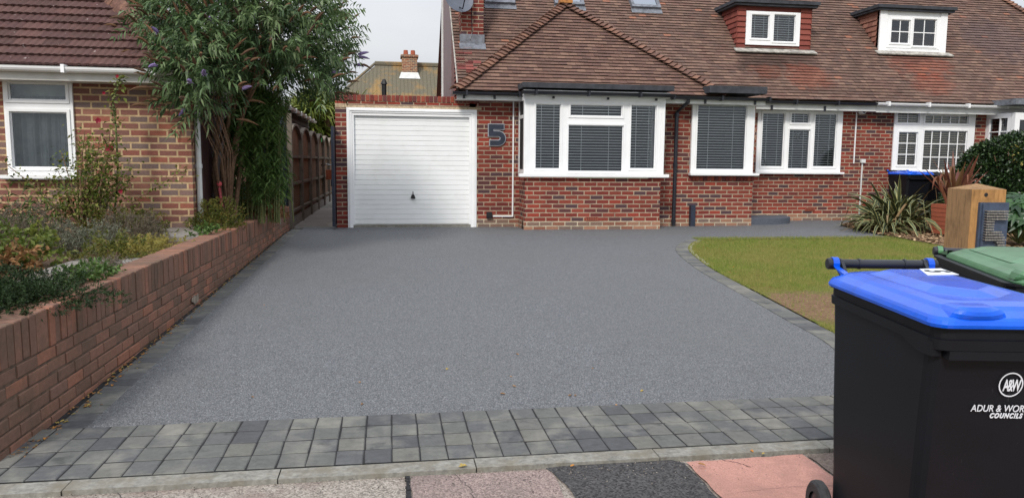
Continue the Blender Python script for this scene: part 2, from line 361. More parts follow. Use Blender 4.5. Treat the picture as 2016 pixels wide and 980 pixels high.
def lawn():
    k = NT('lawn_turf'); p = k.pos(); c = k.ramp(k.noise(p, 60, 4, .8), [(.3, (84,98,40)), (.7, (134,140,70))])
    b = k.noise(p, 1.6, 5, .65); c = k.mix(k.ramp(b, [(.42, (0,0,0)), (.7, (220,220,220))]), c, (138,120,72))
    g = k.noise(p, 180, 2); k.bump(g, 1.0, .02)
    x = k.n('SeparateXYZ'); k.l(p, x.inputs[0])
    def el(cx, cy, rx, ry):
        a = k.math('POWER', k.math('DIVIDE', k.math('SUBTRACT', x.outputs[0], cx), rx), 2); bb = k.math('POWER', k.math('DIVIDE', k.math('SUBTRACT', x.outputs[1], cy), ry), 2)
        return k.math('ADD', k.math('SUBTRACT', 1.0, k.math('ADD', a, bb)), k.math('MULTIPLY', k.math('SUBTRACT', k.noise(p, 4, 5, .7), .5), 1.6))
    m = k.ramp(el(PATCH[0], PATCH[1], PATCH[2], PATCH[3]), [(.2, (0,0,0)), (.6, (255,255,255))]); c = k.mix(m, c, k.ramp(k.noise(p, 30, 5, .7), [(.3, (112,84,66)), (.7, (168,140,112))]))
    return k.done(c, .95, .1)
PATCH = (4.3, 6.75, .9, .95)
M['lawn'] = lawn()
def leafmat(name, cols, rough=.55, trans=.25, dry=None, spec=.3):
    k = NT(name); r = k.rnd(); n = len(cols)
    c = k.ramp(r[0], [(i/max(1, n-1), q) for i, q in enumerate(cols)])
    if dry is not None:
        b = k.noise(k.pos(), dry[0], 5, .65); c = k.mix(k.ramp(b, [(dry[1], (0,0,0)), (dry[2], (200,200,200))]), c, dry[3])
    k.done(c, rough, spec)
    t = k.n('BsdfTranslucent'); k.l(c, t.inputs['Color']); ms = k.n('MixShader'); ms.inputs[0].default_value = trans
    k.l(k.b.outputs[0], ms.inputs[1]); k.l(t.outputs[0], ms.inputs[2]); k.l(ms.outputs[0], k.out.inputs[0])
    return k.m
M['grass'] = leafmat('grass_blade', [(90,114,42),(116,138,54),(142,148,72),(162,154,96)], .7, .3, (1.3, .42, .66, (160,146,92)))
M['bud'] = leafmat('buddleia_leaf', [(44,62,42),(62,84,52),(82,106,64),(104,124,80),(130,142,112)], .5, .2)
M['bud_low'] = leafmat('buddleia_leaf_young', [(58,80,42),(80,106,52),(108,132,70)], .5, .25)
M['spike_b'] = leafmat('seed_spike', [(92,68,50),(116,86,62),(80,62,50)], .9, .05)
M['spike_p'] = leafmat('flower_spike', [(118,100,146),(150,132,172),(102,88,128)], .8, .1)
M['stem'] = plain('woody_stem', (126,98,76), .9, .3, 30, bump=.5)
M['stemg'] = plain('green_stem', (98,104,58), .8, .3, 30)
M['hedge'] = leafmat('hedge_leaf', [(22,34,18),(34,52,26),(48,70,36),(70,92,50)], .35, .15, spec=.5)
M['yel'] = leafmat('yellow_leaf', [(132,124,56),(160,148,80),(108,108,52)], .6, .3)
M['lav'] = leafmat('lavender_leaf', [(84,74,64),(108,96,82),(92,88,74),(120,108,92)], .8, .15)
M['lavsil'] = leafmat('silver_leaf', [(94,98,84),(122,124,106),(104,106,90),(86,86,70)], .8, .15)
M['shrub'] = leafmat('shrub_leaf', [(56,66,28),(84,92,38),(108,110,50),(122,92,54)], .6, .3)
M['rose'] = leafmat('rose_leaf', [(62,80,34),(92,108,46),(120,130,62),(140,138,70)], .5, .35)
M['dryleaf'] = leafmat('dry_leaf', [(176,134,92),(150,112,74),(132,100,70),(104,106,60)], .8, .3)
M['conifer'] = leafmat('conifer_spray', [(22,36,16),(36,54,24),(52,72,34)], .7, .1)
M['redfl'] = leafmat('red_petal', [(120,22,42),(150,34,56)], .6, .3)
M['redcord'] = leafmat('bronze_strap', [(96,58,54),(130,84,66),(112,92,58),(142,70,66)], .45, .2)
M['palm'] = leafmat('palm_leaf', [(70,88,36),(104,120,50),(140,148,72),(120,128,70)], .5, .3)
M['bush'] = leafmat('bush_leaf', [(74,86,34),(108,114,48),(142,136,62),(92,96,40)], .6, .3)
M['fatsia'] = leafmat('fatsia_leaf', [(26,54,26),(44,78,38),(66,100,52)], .3, .2, spec=.5)
def phor():
    k = NT('variegated_strap'); u = k.uv(); x = k.n('SeparateXYZ'); k.l(u, x.inputs[0]); r = k.rnd()
    e = k.math('ABSOLUTE', k.math('SUBTRACT', x.outputs[0], .5)); base = k.ramp(r[0], [(0, (40,52,34)), (1, (82,92,64))])
    c = k.mix(k.ramp(e, [(.34, (0,0,0)), (.42, (255,255,255))]), base, (178,174,118)); c = k.mix(k.ramp(r[1], [(.86, (0,0,0)), (.9, (255,255,255))]), c, (128,104,74))
    return k.done(c, .5, .3)
M['phor'] = phor()
def wood(name, a, b, sc=3, dirc='z'):
    k = NT(name); mp_ = k.n('Mapping'); mp_.inputs['Scale'].default_value = (14, 14, 1.2) if dirc == 'z' else (1.2, 14, 14); k.l(k.pos(), mp_.inputs[0])
    n = k.noise(mp_.outputs[0], sc, 6, .7); c = k.ramp(n, [(.3, a), (.5, b), (.62, tuple(x*.8 for x in b)), (.75, b)])
    big = k.noise(k.pos(), 6, 4); c = k.mix(k.math('MULTIPLY', k.ramp(big, [(.5, (0,0,0)), (.7, (255,255,255))]), .4), c, tuple(x*.6 for x in a))
    k.bump(n, .5, .004); return k.done(c, .8, .2)
M['post'] = wood('oak_post', (112,86,62), (158,124,88))
M['postnew'] = wood('oak_post_fresh', (140,100,62), (178,134,84), 4)
M['fence'] = wood('fence_board', (86,66,54), (132,102,82), 4)
M['fencepost'] = wood('fence_frame', (88,80,72), (124,114,102), 4)
M['greywood'] = wood('weathered_post', (88,92,84), (132,132,120), 3)
def binmat(name, c, rough=.35):
    k = NT(name); p = k.pos(); col = k.ramp(k.noise(p, 7, 5, .7), [(.3, tuple(x*.8 for x in c)), (.7, c)])
    sc = k.ramp(k.noise(p, 85, 2, .6), [(.77, (0,0,0)), (.8, (255,255,255))]); col = k.mix(k.math('MULTIPLY', sc, .35), col, (150,146,140))
    mp_ = k.n('Mapping'); mp_.inputs['Scale'].default_value = (60, 60, 3); k.l(p, mp_.inputs[0])
    s2 = k.ramp(k.noise(mp_.outputs[0], 1, 3, .6), [(.72, (0,0,0)), (.78, (255,255,255))]); col = k.mix(k.math('MULTIPLY', s2, .3), col, (120,118,116))
    d = k.noise(p, 2.5, 5, .7); col = k.mix(k.math('MULTIPLY', k.ramp(d, [(.5, (0,0,0)), (.8, (255,255,255))]), .25), col, tuple(min(255, x*1.2+6) for x in c))
    k.bump(k.noise(p, 220, 2), .25, .001)
    ro = k.ramp(k.noise(p, 9, 5), [(.3, (rough*255*.8,)*3), (.7, (min(255, rough*255*1.5),)*3)])
    return k.done(col, rough+.1, .5)
M['binblack'] = binmat('bin_body_plastic', (15,17,24), .42); M['binblack'].node_tree.nodes['Principled BSDF'].inputs['Specular IOR Level'].default_value = .3
M['binblue'] = binmat('bin_lid_blue', (2,94,232), .10)
M['bingreen'] = binmat('bin_lid_green', (84,132,92), .22)
M['terra'] = rm('terracotta', [(170,96,72),(158,88,66)], bumpsc=30, fine=.4)
M['clayred'] = plain('airbrick_clay', (150,80,62), .9, .2, 40)
M['fl_leaf'] = rm('fallen_leaf_dry', [(150,112,72),(176,122,60),(120,90,62),(160,140,80)], bumpsc=60)
# ================================================================== SETTING
# --- base ground sheet
g = MB(); g.face([(-400,-60,-.06),(500,-60,-.06),(500,900,-.06),(-400,900,-.06)]); struct('ground', g, M['earth'])
def strip(name, pts, mat, dz, kind='structure', ny=1):
    """flat polygon following the drive's gentle slope; fan split along y"""
    mb = MB(); mb.face([(p[0], p[1], gz(p[1])+dz) for p in pts]); return struct(name, mb, mat, kind=kind)
YK0, YK1 = 3.47, 3.59; YS1 = 4.295
# footway
g = MB(); g.face([(-8,.0-3,-.012),(9,-3,-.012),(9,YK0,-.012),(-8,YK0,-.012)]); struct('pavement', g, M['pave_a'])
def patch(name, pts, mat, dz):
    mb = MB(); P = [(p[0], p[1], dz) for p in pts]
    Q = []
    for i, a in enumerate(P):
        b = P[(i+1) % len(P)]; n = max(1, int(math.dist(a, b)/.06))
        for j in range(n): t = j/n; Q.append((a[0]+(b[0]-a[0])*t+random.uniform(-.006,.006), a[1]+(b[1]-a[1])*t+random.uniform(-.006,.006), dz))
    mb.face(Q); return struct(name, mb, mat)
patch('pavement_panel', [(.09,-2),(.72,-2),(.76,3.44),(.09,3.455)], M['pave_b'], -.006)
patch('tarmac_patch', [(.76,-2),(1.40,-2),(1.42,3.0),(1.43,3.42),(1.36,3.49),(.98,3.50),(.74,3.46),(.80,3.2)], M['pave_t'], -.003)
patch('pink_paving', [(1.43,-2),(2.06,-2),(2.06,3.44),(1.44,3.43)], M['pave_p'], .0)
patch('pavement_strip', [(2.08,-2),(2.7,-2),(2.7,3.45),(2.08,3.44)], M['pave_c'], -.002)
def crack(pts, wd=.0035, z=.0015):
    mb = MB(); P = []
    for a, b in zip(pts[:-1], pts[1:]):
        for k in range(8): t = k/8; P.append((a[0]+(b[0]-a[0])*t+random.uniform(-.008,.008), a[1]+(b[1]-a[1])*t+random.uniform(-.008,.008)))
    for a, b in zip(P[:-1], P[1:]): mb.face([(a[0]-wd/2,a[1],z),(b[0]-wd/2,b[1],z),(b[0]+wd/2,b[1]+wd*.4,z),(a[0]+wd/2,a[1]+wd*.4,z)])
    struct('pavement_crack', mb, M['joint'])
crack([(1.62,3.44),(1.70,3.36),(1.73,3.31)]); crack([(1.46,3.05),(1.75,3.08),(2.05,3.06)], .003); crack([(-1.2,3.46),(-1.05,3.3),(-.9,3.18),(-.95,3.0)], .003, -.009); crack([(.3,3.45),(.36,3.25),(.33,3.0)], .0025, -.003)
g = MB()
for i in range(60):
    g.box(.066+random.uniform(-.004,.004), .086, 2.5+i*.016, 2.5+i*.016+.015, -.012, -.006+random.random()*.006)
struct('pavement_joint', g, M['joint'])
# kerb edging
g = MB(); x = -6
while x < 8:
    l = .915; g.box(x, x+l-.006, YK0+random.uniform(-.003,.003), YK1-.004, -.2, .012+random.uniform(-.002,.002)); x += l
struct('kerb', g, M['kerb'])
# setts : four rows
def sett_box(mb, c, ax, ay, hx, hy, top, th=.05, slope=0):
    """one tumbled sett: a bevelled slab"""
    c = Vector(c); ax = Vector(ax).normalized(); ay = Vector(ay).normalized(); r = (random.random(), random.random(), random.random())
    b = .005; k0 = [(-1,-1),(1,-1),(1,1),(-1,1)]; j = [(random.uniform(-.003,.003), random.uniform(-.003,.003)) for _ in k0]; tz = [random.uniform(-.0015,.0015) for _ in k0]
    T = [c+ax*(k[0]*(hx-b)+q[0])+ay*(k[1]*(hy-b)+q[1])+Vector((0,0,top+t+slope*ay.y*k[1]*hy)) for k, q, t in zip(k0, j, tz)]
    B = [c+ax*(k[0]*hx+q[0])+ay*(k[1]*hy+q[1])+Vector((0,0,top-.004+t+slope*ay.y*k[1]*hy)) for k, q, t in zip(k0, j, tz)]
    D = [p-Vector((0,0,th)) for p in B]
    mb.face(T, r)
    for i in range(4): k = (i+1) % 4; mb.face([B[i],B[k],T[k],T[i]], r); mb.face([D[i],D[k],B[k],B[i]], r)
g = MB(); jb = MB(); pitch = .1365; rowd = (YS1-YK1)/4
x = -6.0
while x < 8:
    for k in range(4):
        sett_box(g, (x+pitch/2, YK1+rowd*(k+.5), 0), (1,0,0), (0,1,0), pitch/2-.0035, rowd/2-.006, .018)
    x += pitch
struct('sett_apron', g, M['sett'])
jb.face([(-6,YK1,.0135),(8,YK1,.0135),(8,YS1,.0135),(-6,YS1,.0135)]); struct('sett_joint', jb, M['joint'])
# wall border row + lawn curve row
def wallx(y): return -1.845+.125*max(0, (y-3.84))/10
curve_px = [(5.10,3.10),(4.9,3.20),(5.32,3.42)]
CUR = [(2.95,4.30),(3.42,5.30),(3.50,5.9),(3.57,6.55),(3.63,7.2),(3.70,7.9),(3.78,8.6),(3.88,9.3),(4.02,10.0),(4.2,10.6),(4.45,11.15),(4.78,11.6),(5.05,11.85)]
def spl(P, n=8):
    o = []
    for i in range(len(P)-1):
        p0 = Vector(P[max(0,i-1)]).to_2d() if False else Vector((*P[max(0,i-1)],0)); p1 = Vector((*P[i],0)); p2 = Vector((*P[i+1],0)); p3 = Vector((*P[min(len(P)-1,i+2)],0))
        for k in range(n):
            t = k/n; o.append(.5*((2*p1)+(-p0+p2)*t+(2*p0-5*p1+4*p2-p3)*t*t+(-p0+3*p1-3*p2+p3)*t**3))
    o.append(Vector((*P[-1],0))); return o
CUR = [(2.85,4.30),(3.40,5.30),(3.56,6.5),(3.70,7.85),(3.83,9.05),(4.08,10.3),(4.32,11.0),(4.68,11.6),(5.0,11.92)]
def resample(pts, step):
    out_ = [pts[0]]; acc = 0
    for i in range(1, len(pts)):
        a = pts[i-1]; b = pts[i]; d = (b-a).length
        while acc+d >= step:
            t = (step-acc)/d; a = a.lerp(b, t); out_.append(a.copy()); d = (b-a).length; acc = 0
        acc += d
    return out_
cs = resample(spl(CUR), .118); g = MB()
inner = []
for i in range(len(cs)-1):
    a, b = cs[i], cs[i+1]; t = (b-a).normalized(); nrm = Vector((t.y, -t.x, 0)); m = (a+b)/2+nrm*.1
    sett_box(g, (m.x, m.y, gz(m.y)), nrm, t, .098, .056, .016, slope=.028)
    inner.append(a+nrm*.2)
tend = inner[-1]
struct('sett_edging', g, M['sett'], None)
g = MB()
for i in range(len(cs)-1):
    a, b = cs[i], cs[i+1]; g.face([(a.x,a.y,gz(a.y)+.0115),(inner[i].x,inner[i].y,gz(inner[i].y)+.0115),(inner[min(i+1,len(inner)-1)].x,inner[min(i+1,len(inner)-1)].y,gz(inner[min(i+1,len(inner)-1)].y)+.0115),(b.x,b.y,gz(b.y)+.0115)])
struct('sett_edging_bed', g, M['joint'])
# pale concrete haunch inside the far bend
g = MB()
for i in range(len(inner)-1):
    a, b = inner[i], inner[i+1]
    if a.y < 9.2: continue
    t = (b-a).normalized(); n_ = Vector((t.y,-t.x,0)); wdt = .03+.02*math.sin(i*.9)**2
    g.face([(a.x,a.y,gz(a.y)+.022),(a.x+n_.x*wdt,a.y+n_.y*wdt,gz(a.y)+.026),(b.x+n_.x*wdt,b.y+n_.y*wdt,gz(b.y)+.026),(b.x,b.y,gz(b.y)+.022)])
struct('lawn_kerb', g, M['leadpale'])
g = MB(); y = YS1
while y < 13.7:
    l = .125; m = y+l/2
    sett_box(g, (wallx(m)+.125, m, gz(m)), (1,0,0), (0,1,0), .085, l/2-.003, .012, slope=.028)
    y += l
struct('sett_border', g, M['sett'])
g = MB(); g.face([(wallx(4)-.0,YS1,.004),(wallx(4)+.2,YS1,.004),(wallx(13)+.2,13,.242),(wallx(13)-.0,13,.242)]); g.face([(wallx(13),13,.242),(wallx(13)+.2,13,.242),(wallx(13.8)+.2,13.8,.242),(wallx(13.8),13.8,.242)]); struct('sett_border_bed', g, M['joint'])
# resin drive
dl = [(wallx(13)+.21, 13.0), (wallx(4)+.21, 4.4), (wallx(4)+.21, YS1)]
g = MB(); cpts = [Vector((*p,0)) for p in CUR]; sc_ = spl(CUR)
left = lambda y: wallx(y)+.21
for i in range(len(sc_)-1):
    a, b = sc_[i], sc_[i+1]; g.face([(left(a.y),a.y,gz(a.y)+.010),(a.x,a.y,gz(a.y)+.010),(b.x,b.y,gz(b.y)+.010),(left(b.y),b.y,gz(b.y)+.010)])
yl = sc_[-1].y; xl = sc_[-1].x
PATHY = 12.02
for y0, y1 in ((yl,12.3),(12.3,13.0),(13.0,14.15)):
    g.face([(left(y0),y0,gz(y0)+.010),(9.6,y0,gz(y0)+.010),(9.6,y1,gz(y1)+.010),(left(y1),y1,gz(y1)+.010)])
g.face([(-1.0,14.15,.25),(15,14.15,.25),(15,15.4,.25),(-1.0,15.4,.25)]); g.face([(9.6,13.4,.25),(15,13.4,.25),(15,14.15,.25),(9.6,14.15,.25)])
struct('driveway', g, M['resin'])
# lawn
LB = [Vector((p.x,p.y,0)) for p in inner]
g = MB(); lawn_back = lambda x: 12.0+.03*(x-5)
for i in range(len(LB)-1):
    a, b = LB[i], LB[i+1]; g.face([(a.x+.01,a.y,gz(a.y)+.02),(11,a.y,gz(a.y)+.02),(11,b.y,gz(b.y)+.02),(b.x+.01,b.y,gz(b.y)+.02)])
struct('lawn', g, M['lawn'])
# garden strip behind lawn : bark mulch
BK = [(8.95,14.0),(8.70,13.2),(8.60,12.3),(8.58,11.5),(8.62,10.6),(9.2,9.6),(14,9.4),(15,15.3),(10.6,15.3),(9.6,14.5)]
g = MB(); g.face([(p[0],p[1],gz(p[1])+.034) for p in BK]); struct('planting_bed', g, M['soil'])
def inpoly(x, y, P):
    c = False; n = len(P); j = n-1
    for i in range(n):
        if (P[i][1] > y) != (P[j][1] > y) and x < (P[j][0]-P[i][0])*(y-P[i][1])/(P[j][1]-P[i][1])+P[i][0]: c = not c
        j = i
    return c
g = MB()
for _ in range(13000):
    x = random.uniform(8.5,12.5); y = random.uniform(9.7,14.4)
    if not inpoly(x, y, BK): continue
    a = random.uniform(0,6.28); e = Vector((math.cos(a),math.sin(a),random.uniform(-.3,.3))); s_ = Vector((-math.sin(a),math.cos(a),random.uniform(-.3,.3)))
    l = random.uniform(.015,.03); w_ = l*random.uniform(.4,.8); c = Vector((x,y,gz(y)+.038+random.random()*.02)); r = (random.random(),0,0)
    g.face([c-e*l-s_*w_, c+e*l-s_*w_*.8, c+e*l+s_*w_, c-e*l*.8+s_*w_], r)
struct('bark_mulch', g, M['bark'], 'tan bark chippings spread under the spiky plants', kind='stuff')
# grass blades
def tri_cloud(name, V, F, C, mat, parent=None, org=(0,0,0), uv=None):
    me = bpy.data.meshes.new(name); V = np.asarray(V, dtype=np.float32)-np.array(org, dtype=np.float32)
    F = np.asarray(F, dtype=np.int32); nf, k = F.shape
    me.vertices.add(len(V)); me.vertices.foreach_set('co', V.ravel()); me.loops.add(nf*k); me.loops.foreach_set('vertex_index', F.ravel())
    me.polygons.add(nf); me.polygons.foreach_set('loop_start', np.arange(0, nf*k, k, dtype=np.int32)); me.polygons.foreach_set('loop_total', np.full(nf, k, dtype=np.int32))
    me.update(calc_edges=True); me.validate()
    me.materials.append(mat); ca = me.color_attributes.new('rnd', 'FLOAT_COLOR', 'POINT')
    Cc = np.ones((len(V),4), dtype=np.float32); Cc[:, :C.shape[1]] = C; ca.data.foreach_set('color', Cc.ravel())
    if uv is not None:
        ul = me.uv_layers.new(name='UVMap'); ul.data.foreach_set('uv', np.asarray(uv, dtype=np.float32)[F.ravel()].ravel())
    o = bpy.data.objects.new(name, me); COL.objects.link(o)
    if parent: o.parent = parent; ORG[o.name] = Vector(org)
    else: o.location = org; ORG[o.name] = Vector(org)
    return o
N = 230000
lx = np.array([p.x for p in LB]); ly = np.array([p.y for p in LB])
gy = 4.4+(12.0-4.4)*rng.random(N)**1.25; gx = np.interp(gy, ly, lx)-.015+rng.random(N)**1.1*(9.2-3.2)
d2 = ((gx-PATCH[0])/PATCH[2])**2+((gy-PATCH[1])/PATCH[3])**2
bkm = np.array([gx_ > 8.4 and inpoly(gx_, gy_, BK) for gx_, gy_ in zip(gx, gy)])
keep = (~bkm) & (gx < 10.5) & ((d2 > 1.0+.5*np.sin(gx*9)*np.cos(gy*7)) | (rng.random(N) < .10)); gx, gy = gx[keep], gy[keep]; N = len(gx)
gzv = np.clip(.24*(gy-4.4)/8.6, 0, .24)+.018; hh = .018+.022*rng.random(N); an = rng.random(N)*6.28; ln = rng.random(N)*.022; la = rng.random(N)*6.28; wd = .0022+.001*rng.random(N)
B0 = np.stack([gx-np.cos(an)*wd, gy-np.sin(an)*wd, gzv], 1); B1 = np.stack([gx+np.cos(an)*wd, gy+np.sin(an)*wd, gzv], 1); T0 = np.stack([gx+np.cos(la)*ln, gy+np.sin(la)*ln, gzv+hh], 1)
V = np.stack([B0,B1,T0],1).reshape(-1,3); F = np.arange(3*N).reshape(-1,3); C = np.repeat(rng.random((N,3)),3,axis=0)
o = tri_cloud('grass', V, F, C, M['grass']); tag(o, 'short patchy green and straw coloured lawn grass', kind='stuff')
# alley path, neighbour path, bed soil
g = MB()
for i in range(8): g.box(-1.72, -.935, 14.13+i*1.6, 14.13+i*1.6+1.58, .1, .247+i*.0)
struct('alley_path', g, M['concrete'])
BZ = .56
g = MB(); g.face([(-9,3.95,BZ),(wallx(4)-.2,3.95,BZ),(wallx(13.8)-.2,13.8,BZ+.06),(-2.3,13.8,BZ+.06),(-9,13.8,BZ+.06)])
struct('garden_bed', g, M['soil'])
g = MB(); g.box(-2.75,-1.98,8.5,14.0,.4,.64); g.box(-2.6,-2.0,6.0,6.9,.45,.615); g.box(-2.55,-1.98,5.2,5.9,.45,.61)
struct('garden_path', g, M['concrete'])
# ================================================================== GARDEN WALL (left)
def brickbox(mb, c, ax, ay, hx, hy, hz, jit=.003):
    r = (random.random(), random.random(), random.random())
    c = Vector(c)+Vector((random.uniform(-jit,jit),random.uniform(-jit,jit),random.uniform(-jit,jit)*.6))
    ax = Vector(ax)+Vector((0,0,random.uniform(-.006,.006))); ay = Vector(ay)
    ax.normalize(); az = ax.cross(ay).normalized()
    b = .005
    # bevelled brick
    def ring(k, sx, sy): return [c+ax*sx*i+ay*sy*j+az*k for i, j in ((-1,-1),(1,-1),(1,1),(-1,1))]
    R_ = [ring(-hz, hx-b, hy-b), ring(-hz+b, hx, hy), ring(hz-b, hx, hy), ring(hz, hx-b, hy-b)]
    for a in range(3):
        for i in range(4): k = (i+1) % 4; mb.face([R_[a][i],R_[a][k],R_[a+1][k],R_[a+1][i]], r)
    mb.face(R_[3], r); mb.face(R_[0][::-1], r)
wall = thing('garden_wall', 'low weathered red brick garden wall with upright capping bricks beside the drive', 'garden wall', (-1.9, 8.8, .2))
g = MB(); cp = MB(); mo = MB(); YW0, YW1 = 3.84, 13.82; ZT = .65
dirw = Vector((wallx(YW1)-wallx(YW0), YW1-YW0, 0)).normalized(); nrw = Vector((dirw.y,-dirw.x,0))
ZS = ZT-.215; y = YW0
while y < YW1-.02:   # soldiers, brick on edge, 0.215 tall
    c = Vector((wallx(y+.037), y+.037, ZT-.1075)) - nrw*.105
    brickbox(cp, c, dirw, nrw*-1, .033, .105, .1075-.002+random.uniform(0,.003), .004); y += .074
z = ZS-.006; row = 0
while z > -.05:
    zc = z-.0325-.004; y = YW0-(.112 if row % 2 else 0)
    while y < YW1:
        y0 = max(y, YW0); y1 = min(y+.215, YW1)
        if zc+.03 > gz((y0+y1)/2)-.05 and y1-y0 > .03:
            c = Vector((wallx((y0+y1)/2), (y0+y1)/2, zc))-nrw*.105; brickbox(g, c, dirw, nrw*-1, (y1-y0)/2, .104, .0325, .0035)
        y += .225
    z -= .075; row += 1
w0 = Vector((wallx(YW0), YW0+.006, 0)); w1 = Vector((wallx(YW1), YW1-.006, 0))
mo.prism([w0-nrw*.006-Vector((0,0,.1)), w1-nrw*.006-Vector((0,0,.1)), w1-nrw*.206-Vector((0,0,.1)), w0-nrw*.206-Vector((0,0,.1))][::-1], (0,0,ZT-.012+.1))
g.build('brick_course', M['gbrick'], wall); cp.build('coping', M['gbrick'], wall); mo.build('mortar', M['mortar_dark'], wall)
g = MB(); q = aX(385,578,-1.79)
pts = []
for i in range(10):
    a = i/10*6.28; pts.append((wallx(q.y)+.006, q.y+math.cos(a)*.13*random.uniform(.5,1.2), q.z-.05+math.sin(a)*.05*random.uniform(.5,1.2)))
g.prism(pts, (.004,0,0)); g.build('mortar_patch', plain('render_patch',(138,126,112),.9,.3,20), wall)
# ================================================================== HOUSE number five
def rect(tl, br, Y): a = aY(*tl, Y); b = aY(*br, Y); return (a.x, b.x, b.z, a.z)
HY = 14.1; RY = 15.35; BY = 13.47
house = thing('brick_bungalow', 'red brick chalet bungalow with brown tiled roof, black gutters and a white square bay window', 'house', (5.5, 15.5, .24))
def blinds(parent, Y, r, mat, name='blind', pitch=.05, thk=.0052, tilt=.12, cords=(.25,.75)):
    x0, x1, z0, z1 = r; mb = MB(); z = z0+.02
    while z < z1-.01:
        mb.obox(((x0+x1)/2, Y, z), (1,0,0), (0,math.cos(tilt),math.sin(tilt)), (0,-math.sin(tilt),math.cos(tilt)), (x1-x0)/2-.004, .010, thk); z += pitch*random.uniform(.97,1.03)
    for c in cords:
        x = x0+(x1-x0)*c; mb.box(x-.004,x+.004,Y-.026,Y-.024,z0,z1)
    return mb.build(name, mat, parent)
def window(parent, Y, outer, panes, sill=None, grids=None, blind='blind', room=True, name='window', fd=.09, sub=None, sash=True, rmat='dark', bb=None):
    """outer / panes: (x0,x1,z0,z1) in metres. frame with real openings, sashes, panes, slatted blinds and a dark room behind"""
    f = MB(); f.panel(Y, *outer, panes, fd)
    if sash:
        for p in panes:
            wv = .032; ring = (p[0]-wv, p[1]+wv, p[2]-wv, p[3]+wv); f.panel(Y-.014, *ring, [p], .0135)
            f.panel(Y+.018, p[0]-.001, p[1]+.001, p[2]-.001, p[3]+.001, [(p[0]+.014,p[1]-.014,p[2]+.014,p[3]-.014)], .012)
    fo = f.build(name, M['upvc'], parent)
    P = sub or fo
    for i, p in enumerate(panes):
        q = MB(); q.face([(p[0],Y+.032,p[2]),(p[1],Y+.032,p[2]),(p[1],Y+.032,p[3]),(p[0],Y+.032,p[3])]); q.build('pane', M['glass'], P)
        if blind: blinds(P, Y+.085, p, M[blind], thk=(.0052 if blind == 'blind' else .013))
        if grids and grids[i] != (0,0):
            gb = MB(); nv, nh = grids[i]
            for k in range(1, nv+1): x = p[0]+(p[1]-p[0])*k/(nv+1); gb.box(x-.010,x+.010,Y+.020,Y+.030,p[2],p[3])
            for k in range(1, nh+1): z = p[2]+(p[3]-p[2])*k/(nh+1); gb.box(p[0],p[1],Y+.0195,Y+.0305,z-.010,z+.010)
            gb.build('glazing_bar', M['upvc'], P)
    if sill:
        sb = MB(); a, b, za, zb = sill; sb.box(a,b,Y-.09,Y+.03,za+.012,zb); sb.box(a+.01,b-.01,Y-.075,Y+.03,za,za+.012); sb.build('sill', M['upvc'], P)
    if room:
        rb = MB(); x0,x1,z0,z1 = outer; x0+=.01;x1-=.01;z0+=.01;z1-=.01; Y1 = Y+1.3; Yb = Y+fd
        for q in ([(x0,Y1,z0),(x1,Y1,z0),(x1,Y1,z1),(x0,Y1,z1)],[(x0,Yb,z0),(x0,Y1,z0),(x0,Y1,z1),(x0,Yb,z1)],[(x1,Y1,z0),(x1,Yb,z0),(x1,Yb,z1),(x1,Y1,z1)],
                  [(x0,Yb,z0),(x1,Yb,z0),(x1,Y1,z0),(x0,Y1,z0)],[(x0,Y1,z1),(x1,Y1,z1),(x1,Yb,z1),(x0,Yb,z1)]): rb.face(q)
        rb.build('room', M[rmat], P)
    return fo
# openings
W2o = rect((1364,196),(1481,341),HY-.05); W3o = rect((1492,211),(1652,339),RY); W4o = rect((1761,216),(1911,339),RY)
XW0 = 1.625; XR = 7.08; ZB = .24; ZE = 2.68
PL = .40
bx0, bx1 = aY(1033,400,BY).x, aY(1299,400,BY).x
zs_b = aY(1170,350,BY).z
wl = MB()
wl.panel(HY, 1.48, bx0+.02, PL, ZE, [], .25, edge=False)                                    # wall with the number
wl.panel(HY, bx1-.02, XR, PL, ZE, [(W2o[0],W2o[1],W2o[2],W2o[3])], .25, edge=False)          # wall with box window
wl.face([(XR,HY,PL),(XR,RY,PL),(XR,RY,ZE),(XR,HY,ZE)])
XS = 10.3
wl.panel(RY, XR-.2, XS, PL, ZE, [W3o], .25, edge=False)
wl.panel(BY, bx0, bx1, PL, zs_b-.01, [], .2, edge=False)
wl.face([(bx0,HY,PL),(bx0,BY,PL),(bx0,BY,zs_b-.01),(bx0,HY,zs_b-.01)]); wl.face([(bx1,BY,PL),(bx1,HY,PL),(bx1,HY,zs_b-.01),(bx1,BY,zs_b-.01)])
wl.face([(1.48,HY+.0,PL),(1.48,HY,ZE),(1.48,19,ZE),(1.48,19,PL)][::-1])
wl.build('wall', M['brick'], house)
pl_ = MB(); e = .012
for (a, b, Y) in ((1.60,bx0-.001,HY),(bx1+.001,XR,HY),(XR,XS,RY),(bx0,bx1,BY)):
    pl_.box(a-(e if Y != HY else 0), b+(e if Y == BY else 0), Y-e, Y+.2, ZB-.1, PL)
pl_.box(bx0-e,bx0+.05,BY+.1,HY-e-.001,ZB-.1,PL); pl_.box(bx1-.05,bx1+e,BY+.1,HY-e-.001,ZB-.1,PL); pl_.box(XR-.2,XR+e,HY+.1,RY-e-.001,ZB-.1,PL)
pl_.build('plinth', M['brick_pale'], house)
# soldier row under the box window
g = MB(); x = W2o[0]+.02
while x < W2o[1]+.05:
    g.obox((x,HY-.003,W2o[2]-.10),(1,0,0),(0,1,0),(0,0,1),.031,.01,.052,(random.random(),.5,.5)); x += .076
g.build('soldier_course', M['sbrick'], house)
